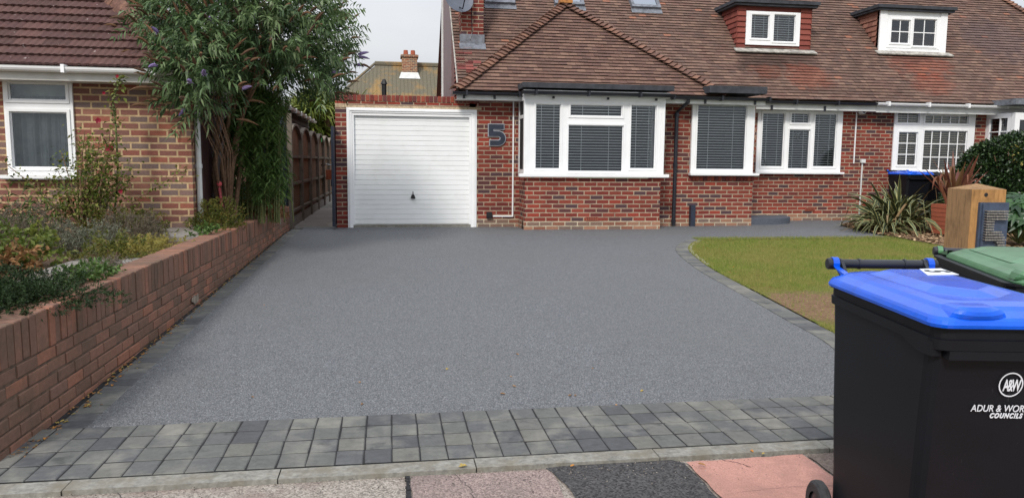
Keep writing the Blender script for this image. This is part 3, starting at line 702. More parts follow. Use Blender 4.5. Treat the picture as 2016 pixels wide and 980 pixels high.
# bay window
bo = (bx0-.02, bx1+.05, zs_b+.07, aY(1170,192,BY).z)
bp = [rect((1055,204.7),(1102.5,333),BY), rect((1123,205.7),(1225,230.2),BY), rect((1115.5,245.6),(1228,338.6),BY), rect((1243,206.7),(1289,333),BY)]
bp[2] = (bp[1][0]-.03,bp[1][1]+.03,bp[2][2],bp[2][3])
bay = window(house, BY, bo, bp, sill=(bo[0]-.10,bo[1]+.08,zs_b+.005,zs_b+.07))
g = MB(); s0 = bo[0]
for ya, yb in ((BY+.001,BY+.10),(HY-.10,HY-.001)): g.box(s0-.002,s0+.07,ya,yb,bo[2],bo[3]); g.box(bo[1]-.07,bo[1]+.002,ya,yb,bo[2],bo[3])
for z0, z1 in ((bo[2],bo[2]+.07),(bo[3]-.07,bo[3]),(bo[3]-.38,bo[3]-.32)):
    g.box(s0,s0+.06,BY+.1,HY-.1,z0,z1); g.box(bo[1]-.06,bo[1],BY+.1,HY-.1,z0,z1)
for x in (bo[0]+.02,bo[0]+.05,bo[0]+.08,bo[1]-.02,bo[1]-.05,bo[1]-.08): g.box(x-.006,x+.006,BY-.010,BY,bo[2],bo[3])

for sx_ in (0, 1):
    h_ = MB(); mid_ = (bo[0]+bo[1])/2
    for f_, c_, u_, m_, q_ in zip(g.f, g.c, g.uv, g.m, g.sm):
        P_ = [g.v[k_] for k_ in f_]
        if (P_[0].x > mid_) == bool(sx_): h_.face(P_, c_)
    h_.build('side_frame', M['upvc'], bay)
for x in (s0+.03,bo[1]-.03):
    g = MB(); g.face([(x,HY-.1,bo[2]),(x,BY+.1,bo[2]),(x,BY+.1,bo[3]),(x,HY-.1,bo[3])]); g.build('side_pane', M['glass'], bay)
g = MB(); z = bo[2]+.09
while z < bo[3]-.08:
    g.box(s0+.08,s0+.12,BY+.14,HY-.12,z,z+.003); z += .05
g.build('side_blind', M['blind'], bay)
# box window, three light window
w2 = (W2o[0],W2o[1],W2o[2],W2o[3]); p2 = [rect((1374.5,205.7),(1466,334.7),HY-.06)]
window(house, HY-.06, w2, p2, sill=(w2[0]-.03,w2[1]+.10,w2[2]-.055,w2[2]))
p3 = [rect((1501,222),(1539.5,328.8),RY), rect((1557,222.7),(1592,243.3),RY), rect((1549,254.7),(1591,333),RY), rect((1604,223.7),(1641.5,329),RY)]
p3[2] = (p3[1][0]-.03,p3[1][1]+.03,p3[2][2],p3[2][3])
w3 = window(house, RY-.03, W3o, p3, sill=(W3o[0]-.04,W3o[1]+.05,W3o[2]-.05,W3o[2]))
# heart ornament hanging in the glass
hrt = aY(1571,267,RY+.02); g = MB(); pts = []
for i in range(25):
    t = i/24*2*math.pi; pts.append((hrt.x+.085*math.sin(t)**3, RY+.012, hrt.z+.085*(13*math.cos(t)-5*math.cos(2*t)-2*math.cos(3*t)-math.cos(4*t))/15))
g.tube(pts,.007,5,cap=False)
pts = [(hrt.x+(p[0]-hrt.x)*.5,p[1],hrt.z+(p[2]-hrt.z)*.5) for p in pts]; g.tube(pts,.005,5,cap=False); g.tube([(hrt.x,RY+.012,hrt.z+.04),(hrt.x,RY+.012,hrt.z+.16)],.002,4)
o = g.build('heart_ornament', M['steel'], org=hrt); tag(o, 'small wire heart hanging inside the middle light of the three light window', 'ornament')
# ---------------- roofs
MT = 1.0; MY0, MZ0 = 15.0, 2.8; MX0, MX1 = 1.36, 17.85; RIDGE = 18.7
def clip(poly, planes):
    for (n, d) in planes:
        out_ = []; L_ = len(poly)
        for i in range(L_):
            a, b = poly[i], poly[(i+1) % L_]; da, db = a.dot(n)-d, b.dot(n)-d
            if da >= 0: out_.append(a)
            if (da >= 0) != (db >= 0): out_.append(a.lerp(b, da/(da-db)))
        poly = out_
        if len(poly) < 3: return None
    return poly
def tiles(mb, org, ux, up, W, H, gauge, tw, planes=(), lift=.026, under=True, jit=.004, gap=.003, stag=.5, thick=.012):
    """real plain tiles: every tile a tilted slab with its own lip and gaps"""
    org = Vector(org); ux = Vector(ux).normalized(); up = Vector(up).normalized(); nn = ux.cross(up).normalized(); rows = int(H/gauge)+1
    if under:
        q = clip([org, org+ux*W, org+ux*W+up*H, org+up*H], planes)
        if q: mb.face(q, (.05,.2,.5))
    for r_ in range(rows):
        wob = .004*math.sin(r_*1.7); x = -tw*stag*(r_ % 2)
        while x < W:
            x0, x1 = max(x,0)+gap/2, min(x+tw,W)-gap/2
            if x1-x0 > .01:
                v0 = r_*gauge+wob+random.uniform(-jit,jit); v1 = min((r_+1)*gauge+.012, H)
                l0 = lift+random.uniform(-.003,.004); l1 = l0+random.uniform(-.003,.003); rr = (random.random(), random.random(), random.random())
                A = org+ux*x0+up*v0+nn*l0; B = org+ux*x1+up*v0+nn*l1; C_ = org+ux*x1+up*v1+nn*.004; D = org+ux*x0+up*v1+nn*.004
                q = clip([A,B,C_,D], planes)
                if q: mb.face(q, rr)
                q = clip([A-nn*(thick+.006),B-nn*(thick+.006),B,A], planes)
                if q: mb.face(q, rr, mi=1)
            x += tw
SQ = math.sqrt(1+MT*MT); mup = Vector((0,1,MT))/SQ
hipdir = Vector((15.58-15.91, 17.93-17.51, 0)); hp = Vector((15.91,17.51,0)); hn = Vector((-hipdir.y, hipdir.x, 0)).normalized()
if hn.x > 0: hn = -hn
HPL = (hn, hp.dot(hn))
roofL = MB(); tiles(roofL, (MX0,MY0,MZ0), (1,0,0), mup, XS-.02-MX0, (RIDGE-MY0)*SQ, .1, .166)
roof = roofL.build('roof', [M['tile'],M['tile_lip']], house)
g = MB()   # back slope + underlay so that the house is solid
g.face([(MX0,RIDGE,MZ0+RIDGE-MY0),(XS,RIDGE,MZ0+RIDGE-MY0),(XS,22.4,MZ0),(MX0,22.4,MZ0)]); g.build('rear_roof', M['tile'], house)
# hung gable (faces left)
g = MB(); zt = lambda y: MZ0+(min(y, 2*RIDGE-y)-MY0)*MT-.03
g.face([(1.50,15.0,2.6),(1.50,15.0,zt(15)),(1.50,RIDGE,zt(RIDGE)),(1.50,22.3,zt(22.3)),(1.50,22.3,2.6)])
z = 2.6
while z < zt(RIDGE):
    ya = 15.0+max(0,(z+.1-MZ0)); yb = 2*RIDGE-ya
    g.face([(1.46,yb,z),(1.46,ya,z),(1.495,ya,z+.105),(1.495,yb,z+.105)], (random.random(),.5,.5)); g.face([(1.495,yb,z),(1.495,ya,z),(1.46,ya,z),(1.46,yb,z)], (random.random(),.5,.5)); z += .1
g.build('tile_hanging', M['hang'], house)
g = MB(); g.tube([(MX0-.01,15.0-.02,MZ0+.0),(MX0-.01,RIDGE,MZ0+RIDGE-MY0)], .016, 6); g.build('verge', M['leadpale'], house)
# rear dormer cheek with brown cladding and white corner
g = MB(); g.prism([(1.40,17.2,2.3),(1.40,17.2,4.85),(1.40,18.6,6.25),(1.40,19.7,6.25),(1.40,19.7,2.3)],(4.6,0,0)); g.build('rear_dormer', M['brownclad'], house)
g = MB(); g.box(1.36,1.44,19.7,19.85,2.3,6.3); g.build('corner_trim', M['upvc_old'], house)
# front hipped roof
HT = (4.68-2.72)/(15.78-13.8); AP = Vector((3.62,15.78,2.72+HT*1.98)); CL = Vector((1.2,13.8,2.72)); CRr = Vector((6.32,13.8,2.72))
SQ2 = math.sqrt(1+HT*HT); fup = Vector((0,1,HT))/SQ2
def hplane(c):
    d = AP-c; n = Vector((-d.y, d.x, 0)).normalized()
    mid = Vector((3.7,13.9,0)); 
    if (mid-c).dot(n) < 0: n = -n
    return (n, c.dot(n))
fr = MB(); tiles(fr, CL, (1,0,0), fup, CRr.x-CL.x, 1.99*SQ2, .098, .166, [hplane(CL), hplane(CRr)], lift=.028)
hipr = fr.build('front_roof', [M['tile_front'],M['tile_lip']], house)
g = MB(); RB = Vector((3.62,17.0,AP.z))
g.face([CL,AP,RB,(1.2,15.0,2.72)][::-1]); g.face([CRr,(6.32,15.1,2.72),RB,AP][::-1]); g.build('side_slope', M['tile_front'], house)
def bonnets(mb, a, b, step=.105, half=.15):
    a = Vector(a); b = Vector(b); d = (b-a); L_ = d.length; d.normalize(); s_ = d.cross(Vector((0,0,1))).normalized(); u = s_.cross(d).normalized(); n = int(L_/step)
    for i in range(n+1):
        p = a+d*i*step; r = (random.random(),.5,.5); l = .075+random.uniform(-.01,.01); q0 = p+u*l; q1 = p+d*(step+.03)+u*.03
        hw = half*random.uniform(.92,1.05)
        prof = [(-1,-.055),(-.6,-.012),(0,.02),(.6,-.012),(1,-.055)]
        A = [q0+s_*hw*k+u*h for k, h in prof]; B = [q1+s_*hw*.8*k+u*h for k, h in prof]
        for j in range(4): mb.face([A[j],A[j+1],B[j+1],B[j]], r); mb.face([A[j]-u*.022,A[j+1]-u*.022,A[j+1],A[j]], r)
g = MB(); bonnets(g, CL, AP); bonnets(g, CRr, AP); bonnets(g, AP, RB, .12); g.build('hip_tiles', M['hip'], house)
g = MB(); g.obox(AP+Vector((0,-.06,.06)),(1,0,0),(0,1,0),(0,0,1),.13,.10,.05); g.build('hip_cap', plain('orange_mortar',(176,120,66),.9,.3,12), house)
# gutters, fascia, downpipe (black)
def gutter(mb, a, b, r=.055):
    a = Vector(a); b = Vector(b); d = (b-a).normalized(); s_ = Vector((-d.y,d.x,0)); n = 8
    P = []
    for k in range(n+1):
        t = math.pi+math.pi*k/n; P.append((math.cos(t)*r, math.sin(t)*r))
    P = [(-r-.006,.004)]+P+[(r+.006,.004)]
    for i in range(len(P)-1):
        q = [a+s_*P[i][0]+Vector((0,0,P[i][1])), b+s_*P[i][0]+Vector((0,0,P[i][1])), b+s_*P[i+1][0]+Vector((0,0,P[i+1][1])), a+s_*P[i+1][0]+Vector((0,0,P[i+1][1]))]
        mb.face(q, smooth=True)
    mb.face([a+s_*x+Vector((0,0,z)) for x, z in P]); mb.face([b+s_*x+Vector((0,0,z)) for x, z in P][::-1])
    L_ = (b-a).length; k = .25
    while k < L_:
        p = a+d*k; mb.obox(p+Vector((0,0,-.02)), d, s_, (0,0,1), .018, r+.010, .045); k += .95
g = MB(); gutter(g,(1.14,13.74,2.69),(2.42,13.74,2.69)); gutter(g,(5.0,13.74,2.70),(7.2,13.74,2.70)); gutter(g,(7.2,14.98,2.765),(10.25,14.98,2.765)); gutter(g,(bo[0]-.08,BY-.17,2.69),(bo[1]+.1,BY-.17,2.69))
for (x, yy) in ((1.35,13.75),(1.9,13.75),(2.9,BY-.1),(3.9,BY-.1),(4.8,BY-.1),(5.9,13.75),(6.9,13.75),(7.9,14.99),(9.1,14.99)): g.box(x-.02,x+.02,yy+.03,yy+.06,2.58,2.68)
g.build('gutter', M['blackpl'], house)
g = MB(); g.box(1.22,2.40,13.80,13.82,2.56,2.70); g.box(1.22,2.40,13.82,14.099,2.56,2.575); g.box(4.96,7.12,13.80,13.82,2.575,2.70); g.box(4.96,7.12,13.82,14.099,2.575,2.59)
g.box(7.13,XS-.01,15.05,15.07,2.60,2.77); g.box(7.13,XS-.01,15.07,RY-.001,2.60,2.615)
g.box(bo[0]-.03,bo[1]+.05,BY-.10,BY+.05,bo[3]+.001,bo[3]+.1); g.build('fascia', M['upvc_old'], house)
dp = aY(1340,205,HY-.08); db = aY(1324,440,HY-.08); g = MB()
g.tube([(5.55,13.76,2.66),(5.55,13.76,2.60),(5.44,HY-.07,2.42),(5.44,HY-.07,.27)], .036, 10)
for z in (2.35,1.4,.32): g.tube([(5.44,HY-.07,z),(5.44,HY-.07,z+.06)], .046, 10)
g.build('downpipe', M['blackpl'], house)
g = MB(); q = aY(1362,440,HY-.06); g.box(q.x-.045,q.x+.045,HY-.11,HY-.01,.25,.66); g.build('drain_box', M['navy'], house)
# flat roofs of bay and box window
g = MB(); g.box(bo[0]-.06,bo[1]+.10,BY-.16,13.95,2.755,2.845); g.build('bay_roof', M['felt'], house)
a = aY(1397,175,13.62); b = aY(1510,175,13.62); g = MB(); g.box(a.x,b.x,13.60,14.6,2.77,2.90); g.build('box_window_roof', M['felt'], house)
# chimney with lead apron
ca = aP(907,92,MY0,MZ0,MT); cb = aP(953,92,MY0,MZ0,MT)
g = MB(); g.box(ca.x+.01,cb.x-.01,ca.y+.06,ca.y+.62,ca.z,7.4); ch = g.build('chimney', M['brick'], house)
g = MB(); g.box(ca.x-.01,cb.x+.01,ca.y+.04,ca.y+.2,ca.z-.0,ca.z+.26); g.face([(ca.x-.03,ca.y-.10,ca.z-.10+.045),(cb.x+.03,ca.y-.10,ca.z-.10+.045),(cb.x+.03,ca.y+.04,ca.z+.08),(ca.x-.03,ca.y+.04,ca.z+.08)]); g.build('lead_apron', M['lead'], ch)
g = MB(); g.tube([(ca.x+.22,ca.y+.052,ca.z+1.3),(ca.x+.24,ca.y+.05,ca.z+.3),(ca.x+.2,ca.y+.03,ca.z+.15)],.008,5); g.build('aerial_cable', M['blackpl'], ch)
# newer red tiles round chimney and verge
for k in range(46):
    row = random.choice([0,1,2,3,4,5,6,7,8,9,11,13]); x = MX0+.02+.166*random.choice([0,0,1,1,2,0,4]) ; v = row*.1+.05
    if k > 34: row = random.randint(9,20); x = ca.x+.35+.166*random.randint(0,3); v = row*.1
    o_ = Vector((x,MY0,MZ0))+mup*v+Vector((0,-MT,1))/SQ*.032
    q = [o_,o_+Vector((.16,0,0)),o_+Vector((.16,0,0))+mup*.1-Vector((0,-MT,1))/SQ*.012,o_+mup*.1-Vector((0,-MT,1))/SQ*.012]
    if k < 32: g = MB(); g.face(q,(random.random(),.5,.5)); g.build('replacement_tile', M['tile_new'], roof)
# rooflights
def rooflight(p0, p1, h=1.0):
    a = aP(*p0,MY0,MZ0,MT); b = aP(*p1,MY0,MZ0,MT); nn = Vector((0,-MT,1))/SQ; wv = b.x-a.x; c = Vector(((a.x+b.x)/2,a.y,a.z))
    f = MB()
    for (u0,u1,v0,v1) in ((-wv/2,-wv/2+.07,0,h),(wv/2-.07,wv/2,0,h),(-wv/2+.07,wv/2-.07,0,.09),(-wv/2+.07,wv/2-.07,h-.09,h)):
        f.obox(c+Vector(((u0+u1)/2,0,0))+mup*(v0+v1)/2+nn*.05,(1,0,0),mup,nn,(u1-u0)/2,(v1-v0)/2,.05)
    f.face([c+Vector((-wv/2-.02,0,0))-mup*.14+nn*.03,c+Vector((wv/2+.02,0,0))-mup*.14+nn*.03,c+Vector((wv/2+.02,0,0))+nn*.04,c+Vector((-wv/2-.02,0,0))+nn*.04])
    fo = f.build('rooflight', M['lead'], house)
    q = MB(); q.face([c+Vector((-wv/2+.07,0,0))+mup*.09+nn*.08,c+Vector((wv/2-.07,0,0))+mup*.09+nn*.08,c+Vector((wv/2-.07,0,0))+mup*(h-.09)+nn*.08,c+Vector((-wv/2+.07,0,0))+mup*(h-.09)+nn*.08]); q.build('pane', M['glass_sky'], fo)
    q = MB(); q.face([c+Vector((-wv/2+.07,0,0))+mup*.09+nn*.02,c+Vector((wv/2-.07,0,0))+mup*.09+nn*.02,c+Vector((wv/2-.07,0,0))+mup*(h-.09)+nn*.02,c+Vector((-wv/2+.07,0,0))+mup*(h-.09)+nn*.02]); q.build('blackout_blind', M['roomgrey'], fo)
rooflight((955,11),(1014,14)); rooflight((1092,14),(1150,17)); rooflight((1243,20),(1300,23))
# dormers
def dormer(parent, base_py, x0, x1, ytop, roofpx, wout, panes, hang, mat_cheek, white=False, grids=None, blind='blind', rmat='dark'):
    bp_ = aP((x0+x1)/2, base_py, MY0, MZ0, MT); Y = bp_.y+.02; X0 = aY(x0,60,Y).x; X1 = aY(x1,60,Y).x; Z1 = aY((x0+x1)/2, ytop, Y).z; Z0 = bp_.z
    yr = MY0+(Z1-MZ0)/MT
    rb = MB(); rb.box(X0-.14,X1+.14,Y-.16,yr+.25,Z1,Z1+.07); rb.box(X0-.11,X1+.11,Y-.12,yr+.1,Z1-.05,Z1); d = rb.build('dormer', M['felt'], parent)
    cb_ = MB(); n = int((Z1-Z0)/.118)
    for sx, X in ((-1,X0),(1,X1)):
        cb_.face([(X,Y,Z0),(X,Y,Z1),(X,yr,Z1)] if sx > 0 else [(X,Y,Z0),(X,yr,Z1),(X,Y,Z1)])
        for k in range(n+1):
            z = Z0+k*.118; z2 = min(z+.125,Z1-.05); ye = MY0+(z-MZ0)/MT+.03; o1 = sx*.03; o2 = sx*.006
            if z2 <= z+.02: continue
            r = (random.random(),.5,.5)
            y = Y-.03 if not white else Y+.05
            while y < ye:
                y2 = min(y+.17,ye); r = (random.random(),.5,.5)
                q = [(X+o1,y,z),(X+o1,y2-.003,z),(X+o2,y2-.003,z2),(X+o2,y,z2)]; cb_.face(q if sx > 0 else q[::-1], r)
                q = [(X+o2,y,z),(X+o2,y2,z),(X+o1,y2,z),(X+o1,y,z)]; cb_.face(q if sx > 0 else q[::-1], r); y += .17
    wo = rect(*wout, Y); ps = [rect(*p, Y) for p in panes]
    if not white:
        cb_.panel(Y+.01, X0, X1, Z0, Z1-.02, [wo], .05)
        for a_, b_ in ((X0-.03,wo[0]-.004),(wo[1]+.004,X1+.03)):
            for k in range(n+1):
                z = Z0+k*.118; z2 = min(z+.125,Z1-.05); r = (random.random(),.5,.5)
                if z2 <= z+.02: continue
                cb_.face([(a_,Y-.03,z),(b_,Y-.03,z),(b_,Y+.002,z2),(a_,Y+.002,z2)], r); cb_.face([(a_,Y+.01,z),(b_,Y+.01,z),(b_,Y-.03,z),(a_,Y-.03,z)], r)
    xm_ = (X0+X1)/2
    if white:
        for sd_ in (0, 1):
            h_ = MB()
            for f_, c_ in zip(cb_.f, cb_.c):
                P_ = [cb_.v[k_] for k_ in f_]
                if (P_[0].x > xm_) == bool(sd_): h_.face(P_, c_)
            h_.build('tile_hanging', mat_cheek, d)
    else: cb_.build('tile_hanging', mat_cheek, d)
    if white:
        f = MB(); f.panel(Y-.02, X0, X1, Z0, Z1, [wo], .1); f.panel(Y-.04,X0,X0+.17,Z0-.03,Z1-.02,[],.019); f.panel(Y-.04,X1-.17,X1,Z0-.03,Z1-.02,[],.019); f.build('surround', M['upvc'], d)
    window(d, Y-.03, wo, ps, grids=grids, blind=blind, name='window_frame', sub=d, rmat=rmat)
    f = MB(); f.obox(((X0+X1)/2,Y-.12,Z0-.045),(1,0,0),(0,1,.5),(0,-.5,1),(X1-X0)/2+.10,.10,.012); f.build('lead_apron', M['leadpale'], d)
    return d
dormer(house, 98, 1452, 1594, 10, None, ((1469,22),(1572,92)), [((1479,29),(1512,77.5)),((1523,29),(1563,84))], True, M['hang'])
# tile edge line flashing at eaves : small bits on the wall
g = MB(); c5 = aY(978,266,HY-.02)
def five(mb, c, s, th, y0, y1, grow=0):
    """house number five drawn as a thick stroke: top bar, short stem, round bowl"""
    def P(u, v): return (c.x+u*s, v*s+c.z)
    pts = [(.42,.5),(-.36,.5),(-.36,.08),(.05,.08)]
    for i in range(11):
        a = R(90-180*i/10); pts.append((.08+.30*math.cos(a), -.20+.28*math.sin(a)))
    pts.append((-.42,-.48)); t = th/2+grow
    P2 = [Vector((c.x+u*s,0,c.z+v*s)) for u, v in pts]; n = len(P2); Lh = []; Rh = []
    for i in range(n):
        d0 = (P2[i]-P2[i-1]).normalized() if i > 0 else (P2[1]-P2[0]).normalized(); d1 = (P2[i+1]-P2[i]).normalized() if i < n-1 else d0
        m = (d0+d1).normalized(); nn = Vector((-m.z,0,m.x)); k = t/max(.5, nn.dot(Vector((-d0.z,0,d0.x))))
        q = P2[i]
        if i == 0: q = q-d0*grow
        if i == n-1: q = q+d0*grow
        Lh.append(q+nn*k); Rh.append(q-nn*k)
    for i in range(n-1):
        q = [Lh[i],Lh[i+1],Rh[i+1],Rh[i]]; mb.face([(p.x,y0,p.z) for p in q]); mb.face([(p.x,y1,p.z) for p in q][::-1])
        for a, b in ((Lh[i],Lh[i+1]),(Rh[i],Rh[i+1])): mb.face([(a.x,y0,a.z),(b.x,y0,b.z),(b.x,y1,b.z),(a.x,y1,a.z)])
    for a, b in ((Lh[0],Rh[0]),(Lh[-1],Rh[-1])): mb.face([(a.x,y0,a.z),(b.x,y0,b.z),(b.x,y1,b.z),(a.x,y1,a.z)])
no = thing('house_number', 'large navy numeral 5 edged in grey on the brick beside the garage', 'house number', (c5.x,HY-.02,c5.z))
five(g, c5, .30, .085, HY-.03, HY-.001, .015); g.build('edging', M['greypl'], no)
g = MB(); five(g, c5, .30, .085, HY-.04, HY-.0305); g.build('numeral', M['navy'], no)
# cable conduit and outside socket
s1 = aY(1009,430,HY-.02); g = MB(); g.box(s1.x-.012,s1.x+.012,HY-.025,HY-.001,.44,2.56); g.box(aY(970,430,HY).x,s1.x-.0125,HY-.0245,HY-.001,.44,.464); o = g.build('cable_conduit', M['upvc'], org=(s1.x,HY,.44)); tag(o, 'thin white conduit running down the wall to the black socket', 'conduit')
q = aY(963,423,HY-.03); so_ = thing('outdoor_socket', 'small black outdoor socket low on the wall right of the garage', 'socket', (q.x,HY,q.z))
g = MB(); g.box(q.x-.05,q.x+.05,HY-.07,HY-.001,q.z-.055,q.z+.055); g.build('box', M['blackpl'], so_); g = MB(); g.box(q.x-.042,q.x+.042,HY-.082,HY-.0705,q.z-.03,q.z+.05); g.build('cover', M['black'], so_)
def airbrick(px, py, Y, lab, w_=.115, h_=.035):
    q = aY(px,py,Y); t = thing('air_brick', lab, 'air brick', (q.x,Y,q.z), 'air bricks low in the walls'); g = MB(); holes = []
    for i in range(6):
        for j in range(2): x = q.x-w_+.02+i*(2*w_-.04)/5.6; z = q.z-h_+.014+j*.03; holes.append((x,x+.02,z,z+.017))
    g.panel(Y-.022,q.x-w_,q.x+w_,q.z-h_,q.z+h_,holes,.02); g.build('grille', M['clayred'], t); g = MB(); g.box(q.x-w_+.005,q.x+w_-.005,Y-.008,Y-.004,q.z-h_+.005,q.z+h_-.005); g.build('backing', M['black'], t)
airbrick(1165,431,BY,'terracotta air brick low under the square bay window'); airbrick(1594,412,RY,'terracotta air brick low under the three light window')
# door step
st = MB(); c = Vector((XR+.02,RY-.03)); P = [(XR+.02,14.25)]
for i in range(13): a = i/12*math.pi/2; P.append((XR+.02+.25+1.05*math.sin(a)**.8, 15.33-1.05*math.cos(a)**.9 if i < 12 else 15.33))
P.append((XR+.02,15.33)); st.prism([(p[0],p[1],.22) for p in P], (0,0,.15)); o = st.build('door_step', plain('step_resin',(84,90,100),.8,.2,60,bump=.5), org=(7.7,14.8,.24)); tag(o, 'low rounded dark grey resin step in the corner of the walls', 'step')
# security camera and conduits on adjoining wall area
q = aY(1697,220,RY-.05); t = thing('security_camera', 'small round white camera under the eaves beside the three light window', 'camera', tuple(q)); g = MB(); g.lathe(q+Vector((0,-.04,0)),[(0,-.04),(.055,-.04),(.06,.0),(.06,.09)],14,'y'); g.build('housing',M['upvc'],t); g = MB(); g.lathe(q+Vector((0,-.082,0)),[(0,-.003),(.035,-.003),(.036,0)],12,'y'); g.build('lens',M['black'],t)
g = MB(); xx = q.x-.10; g.box(xx-.01,xx+.01,RY-.022,RY-.001,aY(1690,322,RY).z,2.59); o = g.build('cable_conduit', M['upvc'], org=(xx,RY,1.4)); tag(o,'thin white conduit dropping from the small round camera','conduit')
q = aY(1697,317,RY); t = thing('junction_box','small grey box with a pipe below, left of the spiky plant','junction box',tuple(q)); g = MB(); g.box(q.x-.05,q.x+.05,RY-.06,RY-.001,q.z-.04,q.z+.04); g.build('box',M['upvc_old'],t); g = MB(); g.box(q.x-.012,q.x+.012,RY-.024,RY-.001,.3,q.z-.041); g.build('pipe',M['upvc_old'],t)
g = MB(); q = aY(1487,217,RY); g.box(q.x-.06,q.x+.05,RY-.08,RY-.001,q.z-.06,q.z+.06); o = g.build('alarm_box', M['upvc_old'], org=q); tag(o,'little white box under the eaves left of the three light window','alarm box')
# satellite dish
q = Vector((ca.x-.04, ca.y-.18, 0)); dc = aY(904,-3,q.y); t = thing('satellite_dish','dark grey satellite dish fixed to the brick chimney','satellite dish',tuple(dc))
ax = Vector((.25,-.9,.28)).normalized(); e1 = ax.cross(Vector((0,0,1))).normalized(); e2 = e1.cross(ax)
g = MB(); g.lathe(dc,[(0.001,-.05),(.12,-.045),(.22,-.02),(.30,.01),(.305,.005),(.22,-.03),(.001,-.062)],26,(e1,e2,ax)); g.build('dish',plain('dish_grey',(92,98,110),.5,.1,5),t)
g = MB(); lo = dc-e2*.29+ax*.0; g.tube([dc-e2*.18-ax*.03,lo+ax*.12,dc+ax*.34-e2*.12],.012,6); g.build('feed_arm',M['blackpl'],t); g = MB(); g.tube([dc+ax*.30-e2*.14,dc+ax*.38-e2*.08],.03,8); g.build('receiver',M['blackpl'],t)
g = MB(); g.tube([dc-ax*.06,dc-ax*.14,(ca.x+.05,ca.y+.1,dc.z-.05)],.022,6); g.build('bracket',M['steel'],t)
# ================================================================== GARAGE
gar = thing('brick_garage','flat roofed brick garage with a white ribbed up and over door','garage',(.4,14.1,.24))
gx0 = -.925; dL,dR = aY(698,340,HY).x, aY(923.5,340,HY).x; fL,fR = aY(684,340,HY).x, aY(938,340,HY).x; fT = aY(800,214,HY).z; dT = aY(800,229,HY).z
PT = aY(800,188,HY).z
g = MB(); g.panel(HY, gx0, 1.60, .24, PT-.125, [(fL+.02,fR-.02,.2,fT-.01)], .25, edge=False)
g.face([(gx0,19.8,.24),(gx0,HY,.24),(gx0,HY,PT-.125),(gx0,19.8,PT-.125)]); g.face([(1.60,19.8,.24),(gx0,19.8,.24),(gx0,19.8,PT-.125),(1.60,19.8,PT-.125)])
g.build('wall', M['brick'], gar)
g = MB(); x = gx0
while x < 1.62:
    brickbox(g,(x+.0375,HY+.095,PT-.06),(1,0,0),(0,1,0),.0325,.105,.055,.002); x += .076
y = HY+.25
while y < 19.7: brickbox(g,(gx0+.098,y,PT-.06),(0,1,0),(-1,0,0),.0325,.105,.055,.002); y += .076
g.build('soldier_coping', M['sbrick'], gar)
g = MB(); g.box(gx0+.004,1.60,HY+.003,HY+.19,PT-.124,PT-.02); g.box(gx0+.006,gx0+.19,HY+.2,19.8,PT-.124,PT-.02); g.build('coping_mortar', M['mortar'], gar)
g = MB(); g.box(gx0+.2,1.48,HY+.2,19.8,PT-.25,PT-.16); g.build('flat_roof', M['felt'], gar)
g = MB(); g.box(gx0-.003,fL-.001,HY-.004,HY+.0,fT+.0,fT+.07); g.box(fL,fR+.09,HY-.0035,HY,fT+.002,fT+.045); g.build('lintel', M['mortar'], gar)
g = MB(); g.panel(HY-.03, fL, fR, .25, fT, [(dL-.035,dR+.035,.2,dT+.05)], .03); g.panel(HY-.015, dL-.034, dR+.034, .25, dT+.049, [(dL,dR,.2,dT)], .06); g.panel(HY-.045,fL+.03,fR-.03,.252,fT-.03,[(fL+.055,fR-.055,.2,fT-.055)],.014); g.build('door_frame', M['upvc'], gar)
# ribbed door
g = MB(); nrib = 22; z0 = .30; z1 = dT; h = (z1-z0)/nrib; Yd = HY+.035; prof = []
for k in range(nrib):
    b_ = z0+k*h; prof += [(Yd+.012,b_),(Yd+.012,b_+.007),(Yd,b_+.014),(Yd,b_+h-.002)]
prof.append((Yd+.012,z1))
for i in range(len(prof)-1):
    (ya,za),(yb,zb) = prof[i],prof[i+1]; g.face([(dL,ya,za),(dR,ya,za),(dR,yb,zb),(dL,yb,zb)])
def doormat():
    k = NT('door_enamel'); p = k.pos(); mp_ = k.n('Mapping'); mp_.inputs['Scale'].default_value = (18, 1, .8); k.l(p, mp_.inputs[0])
    c = k.mix(k.math('MULTIPLY', k.ramp(k.noise(p, 3, 6, .7), [(.5, (0,0,0)), (.75, (255,255,255))]), .25), (238,240,240), (206,205,198))
    return k.done(c, .35)
door = g.build('garage_door', doormat(), gar)
q = aY(813,386,Yd); g = MB(); g.lathe(q+Vector((0,-.045,-.01)),[(0,0),(.012,.0),(.035,.04),(.036,.045)],12,'y'); g.obox(q+Vector((0,-.03,.04)),(1,0,0),(0,1,0),(0,0,1),.007,.006,.045); g.obox(q+Vector((0,-.03,-.03)),(1,0,0),(0,1,0),(0,0,1),.04,.012,.015); g.build('handle', M['black'], door)
g = MB(); g.box(dL-.03,dR+.03,HY-.02,HY+.08,.24,.30); g.build('threshold', M['kerb'], gar)
g = MB(); g.box(-.9,1.5,HY+.5,HY+.52,.24,2.4); g.build('inner_screen', M['dark'], gar)
# vent pipe behind parapet
q = aY(756,168,16.5); g = MB(); g.tube([(q.x,16.5,2.3),(q.x,16.5,q.z+.02)],.05,10); g.tube([(q.x,16.5,q.z+.02),(q.x,16.5,q.z+.12)],[.075,.03],10); g.build('vent_pipe', M['black'], gar)
